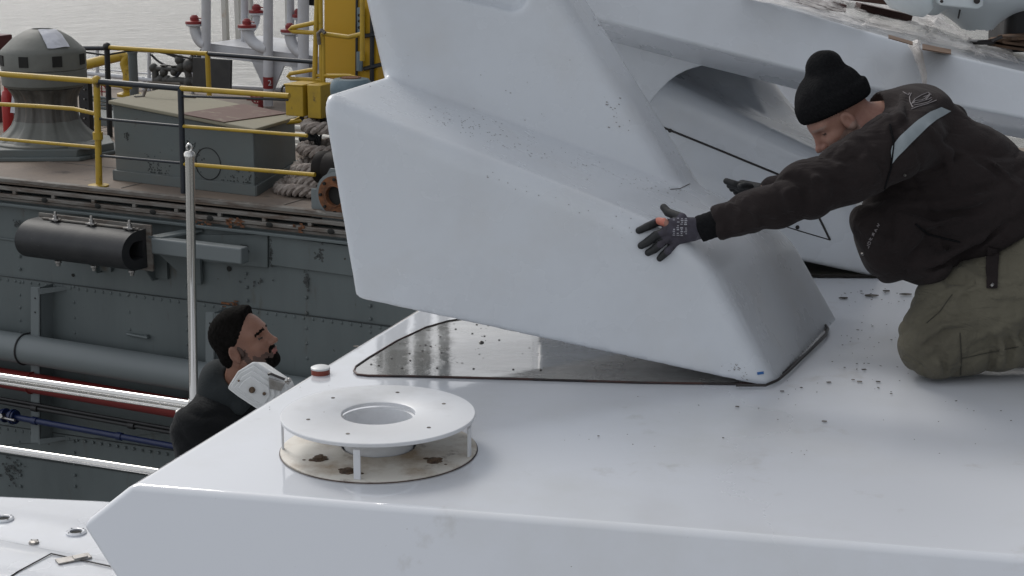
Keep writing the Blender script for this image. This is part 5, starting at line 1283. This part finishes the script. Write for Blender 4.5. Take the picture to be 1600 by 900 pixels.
gl2 = sdf_mesh('glove', glove2, (P(1130, 300, 5.6)[0]-.03, 5.5, .40), (P(1205, 300, 5.6)[0]+.05, 5.82, .72), .003, glovedip, man1); gl2['label'] = 'dark dipped glove of the far hand on the back of the fairing'

# jacket
def folds(p, amp, k1, d, k2=9.0, ph=0.0):
    """cloth folds: rounded ridges with sharper valleys, bending along the surface"""
    a = lin(p, d); b_ = p[:, 0]*k2+p[:, 2]*k2*.8+ph
    w = a*k1*.5+1.5*np.sin(b_)+.8*np.sin(p[:, 2]*19+p[:, 1]*15+ph)+.5*np.sin(p[:, 0]*31-p[:, 2]*13)
    m_ = .5+.5*np.sin(p[:, 0]*7.3+p[:, 2]*9.1+ph*2)
    return amp*(1-2.2*np.abs(np.sin(w))**.8*1.0)*(.35+.65*m_)
ua = (near_el-near_sh)/np.linalg.norm(near_el-near_sh); fa = (wrist-near_el)/np.linalg.norm(wrist-near_el)
sleeve_end = wrist-fa*.065
T_sh = P(1425, 205, 5.23); T_mid = P(1492, 297, 5.23); T_hip = P(1645, 372, 5.24)
hem_pl = plane3(P(1440, 463, 4.6), P(1600, 371, 4.6), P(1440, 463, 6.2), P(1400, 200, 5))
def jacket_base(p):
    f = cap(p, T_sh, T_mid, .125, .20)
    f = smin(f, cap(p, T_mid, T_hip, .20, .195), .05)
    f = smin(f, cap(p, P(1378, 178, 5.24), P(1440, 200, 5.24), .065, .11), .05)       # shoulders / collar root
    f = smin(f, cap(p, near_sh+np.array([.06, .06, .02]), far_sh+np.array([.06, -.04, .02]), .10), .05)
    f = smin(f, cap(p, P(1436, 172, 5.30), P(1530, 255, 5.28), .07, .08), .05)       # back line
    # hanging front of the jacket
    f = smin(f, ell(p, P(1400, 360, 5.16), (.115, .13, .155)), .05)
    f = smin(f, cap(p, P(1357, 345, 5.10), P(1385, 405, 5.08), .045, .035), .04)
    f = smin(f, ell(p, P(1442, 405, 5.18), (.10, .15, .072)), .05)
    # near sleeve
    s_ = cap(p, near_sh, near_el, .102, .074); s_ = smin(s_, cap(p, near_el, sleeve_end, .074, .050), .03)
    s_ = np.maximum(s_, lin(p, fa)-float(sleeve_end @ fa)-.006)
    tt = lin(p, fa)-float(near_el @ fa)
    s_ = s_ + folds(p, .006, 70, fa, 9)*np.clip(1-np.abs(tt-.02)/.28, .15, 1)
    f = smin(f, s_, .03)
    s2 = cap(p, far_sh, far_el, .10, .075); s2 = smin(s2, cap(p, far_el, far_wr+np.array([.03, 0, 0]), .072, .045), .03)
    f = smin(f, s2, .03)
    f = f + folds(p, .009, 28, np.array([.75, .1, .66]), 5.0, 1.0) + folds(p, .005, 60, np.array([.55, .2, -.75]), 7.0, 2.2)
    # sleeve seam (armhole)
    sd_ = lin(p, ua)-float((near_sh+ua*-.035) @ ua); f = f + .006*np.exp(-(sd_/.008)**2)*(p[:, 1] < 5.12)
    # open hem and neck
    hd = np.array([.86, 0, -.50]); hemc = P(1560, 385, 5.2)
    nk = H1c+H1 @ np.array([-.02, 0, -.02]); f = smax(f, -ell(p, nk, (.105, .10, .10)), .012)
    f = smax(f, -cap(p, kneeN+np.array([.03, 0, .03]), P(1700, 470, 5.2), .13, .13), .015)
    f = smax(f, pl(p, hem_pl), .012)
    return f
def on_base(fn, pix, off, d0=4.5, d1=6.2):
    o = []
    for x, y in pix:
        h_ = march(fn, x, y, d0, d1)
        if h_ is not None: o.append(h_+grad(fn, h_, .01)*off)
    return o
def stroke(p, f, pts, r, k, sign):
    lo_ = np.min(pts, 0)-.06; hi_ = np.max(pts, 0)+.06
    m_ = ((p > lo_) & (p < hi_)).all(1)
    if not m_.any(): return f
    q = p[m_]; g_ = f[m_]; n_ = len(pts)-1
    for i in range(n_):
        taper = lambda t: r*(.45+.55*math.sin(PI*min(max(t, .0), 1)))
        c = cap(q, pts[i], pts[i+1], taper(i/n_), taper((i+1)/n_))
        g_ = smin(g_, c, k) if sign > 0 else smax(g_, -c, k)
    f = f.copy(); f[m_] = g_; return f
J_R = [on_base(jacket_base, q, .000) for q in [[(1283, 250), (1312, 262), (1338, 290), (1345, 312)], [(1250, 268), (1275, 280), (1292, 300), (1298, 318)], [(1212, 288), (1230, 302), (1238, 326)], [(1140, 322), (1155, 336), (1158, 360)], [(1165, 312), (1182, 330), (1185, 352)], [(1336, 210), (1362, 236), (1375, 268)], [(1322, 225), (1350, 250), (1364, 285)], [(1420, 415), (1470, 405), (1530, 372), (1590, 330)], [(1408, 300), (1460, 318), (1530, 310), (1595, 285)], [(1500, 235), (1550, 262), (1598, 300)], [(1345, 355), (1372, 372), (1400, 375)], [(1425, 385), (1450, 350), (1500, 340)], [(1450, 200), (1480, 240), (1490, 290)], [(1412, 150), (1405, 185), (1385, 210)]]]
J_G = [on_base(jacket_base, q, .008) for q in [[(1268, 262), (1296, 276), (1318, 300), (1324, 318)], [(1232, 280), (1255, 294), (1266, 322)], [(1350, 222), (1372, 250), (1384, 285)], [(1392, 288), (1430, 306), (1500, 302), (1560, 288)], [(1400, 325), (1460, 338), (1540, 325), (1590, 310)], [(1430, 352), (1452, 366), (1480, 372), (1502, 376)], [(1392, 330), (1388, 365), (1392, 400)], [(1440, 425), (1500, 398), (1575, 345)], [(1128, 330), (1140, 348), (1140, 366)], [(1392, 182), (1403, 212), (1396, 245), (1388, 280)], [(1485, 225), (1530, 250), (1590, 300)], [(1365, 400), (1400, 402), (1440, 420)]]]
J_R = [q for q in J_R if len(q) > 1]; J_G = [q for q in J_G if len(q) > 1]
def jacket(p):
    f = jacket_base(p)
    for i_, q in enumerate(J_R): f = stroke(p, f, q, .009 if i_ < 7 else .013, .018, 1)
    for i_, q in enumerate(J_G): f = stroke(p, f, q, .010 if i_ < 3 else .013, .014, -1)
    return f
jk = sdf_mesh('jacket', jacket, (.52, 4.75, .12), (2.10, 5.85, 1.32), .0062, jacketm, man1)
# knitted cuff, ribbed hem
m = MB(); cu0 = sleeve_end-fa*.02; pts = [cu0+fa*(.085*k/10) for k in range(11)]
m.tube(pts, [.040+.0012*(k % 2) for k in range(11)], 24, caps=True); m.build('cuff', beaniem, jk)
m = MB()
grid = []
def drape_strip(fn, left, right, n_, d0, d1, off, k_=4):
    vs_ = []; fs = []; rows = 0
    L_ = [np.array(v, float) for v in left]; R_ = [np.array(v, float) for v in right]
    for i in range(n_+1):
        t_ = i/n_*(len(L_)-1); a = min(int(t_), len(L_)-2); u = t_-a; l = L_[a]*(1-u)+L_[a+1]*u; r_ = R_[a]*(1-u)+R_[a+1]*u; row = []
        for j in range(k_+1):
            q = l*(1-j/k_)+r_*(j/k_); h_ = march(fn, q[0], q[1], d0, d1)
            if h_ is None: row = None; break
            row.append(h_+grad(fn, h_, .006)*off)
        if row is None: continue
        vs_ += row; rows += 1
    for i in range(rows-1):
        for j in range(k_): a = i*(k_+1)+j; fs.append((a, a+1, a+k_+2, a+k_+1))
    return vs_, fs
vs_, fs = drape_strip(jacket, [(1391, 235), (1393, 228), (1410, 210), (1432, 190), (1452, 176), (1470, 168)], [(1393, 257), (1399, 250), (1420, 226), (1443, 204), (1462, 188), (1485, 174)], 26, 4.5, 6, .003)
m.add(vs_, fs, True); m.build('reflective_stripe', stripe, jk, autosm=False)
m = MB()
for ln in [[(1411, 144), (1419, 149), (1421, 146)], [(1424, 146), (1421, 152), (1422, 160), (1426, 168)], [(1425, 162), (1430, 155), (1440, 149), (1450, 145), (1453, 147), (1446, 154), (1440, 157), (1430, 158), (1427, 162), (1433, 161), (1442, 158), (1450, 156), (1455, 153)], [(1428, 165), (1440, 163), (1450, 160), (1456, 156)], [(1424, 171), (1434, 167), (1448, 163), (1458, 159), (1463, 157)], [(1427, 160), (1424, 164), (1427, 168)], [(1452, 150), (1446, 157)], [(1443, 152), (1455, 148)]]:
    drape_line(m, jacket, ln, .0013, 4.5, 6, .0015, sub=4)
m.build('emblem', thread, jk)
m = MB()   # worn embroidered lettering on the chest pocket
base_l = [(1371.5, 349), (1367.5, 357), (1363.5, 364), (1360, 371), (1357.5, 377), (1355, 383)]
glyph = [[(0, 0), (2, 5), (4, 0), (5, 5)], [(0, 5), (2.5, 0), (5, 5), (1.5, 3), (4, 3)], [(0, 5), (0, 0), (4, 1.5), (0, 3), (4, 5)], [(4, 0), (0, 1), (4, 3.5), (0, 5)], [(0, 0), (0, 5), (4, 5), (4, 0), (0, 0)], [(0, 0), (0, 5), (3.5, 5)]]
for (bx_, by_), gph in zip(base_l, glyph):
    ux, uy = (-.42, .9), (.9, .42)
    ln = [(bx_+g_[0]*ux[0]+g_[1]*uy[0]*.75, by_+g_[0]*ux[1]+g_[1]*uy[1]*.75) for g_ in gph]
    drape_line(m, jacket, ln, .0011, 4.5, 6, .001, sub=3)
m.build('chest_lettering', thread, jk)
m = MB()
drape_line(m, jacket, [(1348, 396), (1350, 397)], .004, 4.5, 6.2, .003); m.build('snap_button', steel, jk); m = MB(); drape_line(m, jacket, [(1412, 272), (1414, 273)], .004, 4.5, 6.2, .003)
m.build('snap_button', steel, jk)
m = MB(); drape_line(m, jacket, [(1430, 350), (1450, 366), (1475, 372), (1500, 378)], .003, 4.5, 6.2, .002); drape_line(m, jacket, [(1390, 195), (1396, 222), (1392, 262), (1380, 300)], .003, 4.5, 6.2, .002)
drape_line(m, jacket, [(1475, 262), (1600, 200)], .0001, 4.5, 6.2, .0)
m.build('seam', beaniem, jk)
# belt tab hanging over the trousers
def trousers_base(p):
    f = cap(p, hipN, kneeN+np.array([.0, .0, .012]), .165, .098)
    f = smin(f, cap(p, P(1480, 470, 5.10), P(1600, 440, 5.15), .09, .13), .04)
    s_ = cap(p, kneeN+np.array([.015, 0, -.012]), ankN+np.array([0, 0, .02]), .100, .082)
    f = smin(f, s_, .007)
    f2 = cap(p, hipF, kneeF, .16, .10); f2 = smin(f2, cap(p, kneeF, ankF+np.array([0, 0, .02]), .10, .08), .02)
    f = smin(f, f2, .03); f = smin(f, ell(p, P(1690, 380, 5.27), (.17, .24, .16)), .05)
    d_ = np.linalg.norm((p-kneeN.astype(p.dtype))*np.array([1, .6, 1], p.dtype), axis=1)
    f = f + folds(p, .010, 50, np.array([.8, .1, .5]), 9, .5)*np.exp(-(d_/.24)**2) + folds(p, .007, 30, np.array([.35, .2, .9]), 6, 2.0) + folds(p, .002, 110, np.array([.9, .2, -.3]), 13, 4.0)
    f = smax(f, -cap(p, P(1506, 566, 4.955), P(1680, 500, 4.99), .016, .030), .012)
    f = smax(f, -(p[:, 2]-.004), .03)
    return f
T_R = [on_base(trousers_base, q, -.002) for q in [[(1412, 560), (1440, 530), (1480, 508), (1520, 500)], [(1416, 582), (1448, 550), (1478, 534)], [(1445, 596), (1468, 568), (1482, 540)], [(1432, 500), (1462, 478), (1500, 452)], [(1450, 470), (1490, 455), (1540, 448)], [(1520, 530), (1560, 515), (1598, 495)], [(1560, 520), (1566, 545), (1562, 575)], [(1580, 512), (1590, 540), (1586, 572)], [(1500, 420), (1530, 440), (1590, 440)], [(1520, 470), (1560, 462), (1600, 462)]]]
T_G = [on_base(trousers_base, q, .008) for q in [[(1408, 572), (1442, 541), (1478, 520), (1512, 512)], [(1430, 590), (1456, 560), (1482, 548)], [(1500, 520), (1503, 560), (1500, 598)], [(1440, 490), (1480, 465), (1520, 445)], [(1572, 512), (1578, 545), (1574, 575)], [(1545, 520), (1552, 550), (1548, 580)], [(1480, 500), (1540, 488), (1600, 480)], [(1455, 530), (1475, 560), (1478, 590)]]]
T_R = [q for q in T_R if len(q) > 1]; T_G = [q for q in T_G if len(q) > 1]
def trousers(p):
    f = trousers_base(p)
    for q in T_R: f = stroke(p, f, q, .013, .016, 1)
    for q in T_G: f = stroke(p, f, q, .012, .010, -1)
    return f
tr = sdf_mesh('trousers', trousers, (1.02, 4.8, -.01), (2.25, 5.85, .95), .0062, trouserm, man1)
m = MB(); vs_, fs = drape_strip(lambda p: np.minimum(trousers(p), jacket(p)), [(1543, 384), (1541, 420), (1541, 450)], [(1564, 388), (1560, 422), (1558, 453)], 12, 4.5, 6, .008, 3); m.add(vs_, fs, True); m.build('strap_tab', jacketm, jk, autosm=False)
m = MB(); drape_line(m, lambda p: np.minimum(trousers(p), jacket(p)), [(1548, 444), (1551, 446)], .006, 4.5, 6, .010); m.build('strap_button', steel, jk)
m = MB(); drape_line(m, trousers, [(1500, 520), (1502, 560), (1500, 598)], .0018, 4.5, 6.2, .001); drape_line(m, trousers, [(1448, 505), (1470, 485), (1488, 460)], .0016, 4.5, 6.2, .001); drape_line(m, trousers, [(1503, 560), (1540, 552), (1600, 540)], .0016, 4.5, 6.2, .001)
m.build('stitching', mat('olive_stitch', (.04, .037, .028), .9), tr)
for k, a_ in enumerate((ankN, ankF)):
    def boot(p, a_=a_):
        f = cap(p, a_+np.array([-.03, 0, .01]), a_+np.array([.06, 0, -.0]), .06, .052); f = smin(f, cap(p, a_+np.array([.06, 0, 0]), a_+np.array([.24, 0, -.02]), .05, .045), .03); return smax(f, -(p[:, 2]-.004), .01)
    sdf_mesh('boot', boot, a_+np.array([-.12, -.09, -.09]), a_+np.array([.33, .09, .11]), .008, blackm, man1)
# beanie
def beanie(p):
    q = local(p, H1c, H1); x, z = q[:, 0], q[:, 2]
    f = ell(q, (-.004, 0, .068), (.113, .093, .098))
    f = smin(f, ell(q, (-.056, 0, .148), (.057, .054, .054)), .016)
    line = z-(.030+.33*x)                                        # brim: lower at the nape
    b_ = smax(ell(q, (-.008, 0, .060), (.119, .099, .110)), np.abs(line-.030)-.030, .012)
    f = smax(f, -(line-.012), .006); f = smin(f, b_, .008)
    f = f + .003*np.sin(x*42+z*30+2*np.sin(q[:, 1]*40))*np.clip((z-.09)/.06, 0, 1)
    f = f + .0013*np.sin(np.arctan2(q[:, 1], x)*80)*np.clip(1-(z-.10)/.05, .3, 1)
    return f
bn = sdf_mesh('beanie', beanie, H1c-.30, H1c+.30, .0034, beaniem, man1)

# ---------------------------------------------------------------- the man below the roof edge
H2c = P(383, 541, 6.05); H2 = frame_of((.88, -.28, .42), (-.42, 0, .91))
man2 = thing('person', np.array([H2c[0]-.02, 6.15, SZ]), 'bearded person in a black hooded top looking up from below the roof edge', 'person')
n2 = H2c+np.array([-.05, .05, -.17])
sx = np.array([.62, .78, 0]); shc = n2+np.array([.0, .03, -.10])      # shoulder direction
shL = shc-sx*.19+np.array([0, 0, -.03]); shR = shc+sx*.19+np.array([0, 0, -.03])
pel = np.array([shc[0]-.02, shc[1], SZ+.95])
def body2(p):
    f = head_fn(local(p, H2c, H2), nose=1.0)
    f = smin(f, cap(p, H2c+H2 @ np.array([-.028, 0, -.05]), n2+np.array([0, 0, -.05]), .058, .064), .03)
    f = smin(f, cap(p, shL, shR, .07), .06); f = smin(f, cap(p, shc+np.array([0, 0, -.1]), pel, .14, .13), .06)
    for s_, sh in ((-1, shL), (1, shR)):
        el_ = sh+np.array([.03*s_, -.02, -.30]); wr_ = el_+np.array([.10, -.05, -.24]); f = smin(f, cap(p, sh, el_, .05, .042), .03); f = smin(f, cap(p, el_, wr_, .042, .028), .02)
        f = smin(f, cap(p, wr_, wr_+np.array([.03, -.01, -.08]), .03, .034), .02)
        for k in range(4): a = wr_+np.array([.03, -.01, -.09])+sx*(.018*(k-1.5)); f = smin(f, cap(p, a, a+np.array([.015, 0, -.07+.006*abs(k-1.5)]), .009, .008), .006)
        f = smin(f, cap(p, wr_+np.array([.04, -.02, -.03]), wr_+np.array([.06, -.03, -.08]), .011, .009), .006)
        lg = pel+sx*(.10*s_); f = smin(f, cap(p, lg, lg+np.array([0, 0, -.45]), .09, .06), .04); f = smin(f, cap(p, lg+np.array([0, 0, -.45]), np.array([lg[0], lg[1], SZ+.08]), .058, .04), .03)
    return f
def m2(c):
    q = (c-H2c) @ H2; idx = np.zeros(len(c), int); inh = np.linalg.norm(q, axis=1) < .18; ay = np.abs(q[:, 1])
    nb = .004*np.sin(q[:, 0]*220)+.003*np.sin(q[:, 2]*310+ay*150)
    idx[inh & (q[:, 2]+nb < -.040-.10*(q[:, 0]-.06)) & (q[:, 0] > .015) & (q[:, 2] > -.125)] = 1
    idx[inh & (q[:, 2] < -.0) & (q[:, 0] > .0) & (q[:, 0]+nb < .032) & (q[:, 2] > -.09) & (ay > .05) & (ay < .069)] = 1
    idx[inh & (q[:, 0]+nb > .070) & (q[:, 2]+nb < -.064) & (q[:, 2] > -.12)] = 4
    idx[inh & (q[:, 0] > .088) & (np.abs(q[:, 2]+.038+nb) < .0065) & (ay < .028)] = 4
    idx[inh & (q[:, 0] > .094) & (np.abs(q[:, 2]+.053) < .008) & (ay < .019)] = 2
    idx[inh & (np.abs(q[:, 2]-.0115) < .0035) & (q[:, 0] > .078) & (np.abs(ay-.033) < .013)] = 3
    idx[inh & (np.abs(q[:, 2]-.035+.12*(ay-.03)) < .0052) & (q[:, 0] > .066) & (ay > .009) & (ay < .055)] = 4
    return idx
b2 = sdf_mesh('body', body2, (n2[0]-.45, 5.80, SZ), (n2[0]+.50, 6.62, H2c[2]+.20), .0058, [skin2, stubble, lipm, eyem, hairm], man2, matfn=m2)
def hair2(p):
    q = local(p, H2c, H2); ay = np.abs(q[:, 1])
    f = ell(q, (-.012, 0, .058), (.104, .081, .090)); f = smin(f, ell(q, (.030, 0, .118), (.062, .055, .026)), .03)
    f = smin(f, ell(q, (-.062, 0, -.012), (.050, .058, .055)), .02)
    # hairline: forehead, temple, round the ear
    cut = q[:, 0]-(.052+.42*np.clip(q[:, 2]-.055, -.05, .3)); f = smax(f, cut, .008)
    side = np.maximum(q[:, 0]+.012-.9*np.clip(q[:, 2]-.028, -.02, .05), -(q[:, 2]-.030)); side = np.where(q[:, 0] > -.022, -(q[:, 2]-.026), -10); f = smax(f, side, .006)
    f = smax(f, -(q[:, 2]+.070), .01)
    return f + .0008*np.sin(q[:, 0]*310+3*np.sin(q[:, 2]*90))*np.sin(q[:, 2]*280+3*np.sin(ay*110))
hr_ = sdf_mesh('hair', hair2, H2c-.20, H2c+.22, .0034, hairm, man2)
def side2(p):  # faded sideburn
    q = local(p, H2c, H2); s = np.stack([q[:, 0], np.abs(q[:, 1]), q[:, 2]], 1)
    return ell(s, (.014, .067, .006), (.012, .008, .028))
sdf_mesh('sideburn', side2, H2c-.12, H2c+.12, .004, stubble, man2)
def jacket2(p):
    f = cap(p, shL, shR, .095); f = smin(f, cap(p, n2+np.array([-.05, .02, -.06]), shL+np.array([.02, 0, .0]), .085, .085), .05); f = smin(f, cap(p, shc+np.array([-.02, 0, -.12]), pel, .185, .175), .08)
    f = smin(f, cap(p, n2+np.array([-.03, .02, -.03]), shc+np.array([0, 0, -.06]), .09, .12), .05)
    for s_, sh in ((-1, shL), (1, shR)):
        el_ = sh+np.array([.03*s_, -.02, -.30]); wr_ = el_+np.array([.10, -.05, -.24]); f = smin(f, cap(p, sh, el_, .085, .068), .04); f = smin(f, cap(p, el_, wr_, .066, .045), .03)
    f = f + folds(p, .004, 40, np.array([.4, .2, .9]), 8, .3)
    f = smax(f, -cap(p, H2c+H2 @ np.array([-.0, 0, -.05]), n2+np.array([.02, 0, 0]), .07), .01)
    return f
j2 = sdf_mesh('hooded_top', jacket2, (n2[0]-.5, 5.75, pel[2]-.12), (n2[0]+.55, 6.65, n2[2]+.12), .009, jacket2m, man2)
def hood(p):
    q = local(p, H2c, H2)
    c = n2+np.array([-.030, .01, -.018]); f = ell(p, c, (.112, .125, .082)); f = smin(f, ell(p, c+np.array([-.045, .02, .045]), (.055, .10, .065)), .03)
    f = smin(f, cap(p, n2+np.array([.085, -.02, .000]), n2+np.array([.03, -.10, -.05]), .024), .03)
    f = smax(f, -cap(p, H2c+H2 @ np.array([.01, 0, -.03]), n2+np.array([.02, 0, -.02]), .074), .012)
    f = smax(f, -ell(q, (.03, 0, -.03), (.085, .08, .085)), .01)
    return f + folds(p, .003, 60, np.array([.3, .3, .9]), 12, 1)
sdf_mesh('hood', hood, n2-.25, n2+.26, .006, hoodm, man2)
def trs2(p):
    f = None
    for s_ in (-1, 1):
        lg = pel+sx*(.10*s_); g_ = smin(cap(p, lg, lg+np.array([0, 0, -.45]), .115, .085), cap(p, lg+np.array([0, 0, -.45]), np.array([lg[0], lg[1], SZ+.10]), .085, .07), .03); f = g_ if f is None else smin(f, g_, .03)
    return f
sdf_mesh('trousers', trs2, (pel[0]-.3, pel[1]-.3, SZ), (pel[0]+.3, pel[1]+.3, pel[2]+.15), .015, jacket2m, man2)
for s_ in (-1, 1):
    lg = pel+sx*(.10*s_); a0_ = np.array([lg[0], lg[1], SZ+.05])
    sdf_mesh('shoe', lambda p: smax(cap(p, a0_+np.array([-.05, .02, 0]), a0_+np.array([.14, -.06, -.012]), .05, .042), -(p[:, 2]-SZ-.004), .01), a0_-.16, a0_+.24, .01, blackm, man2)
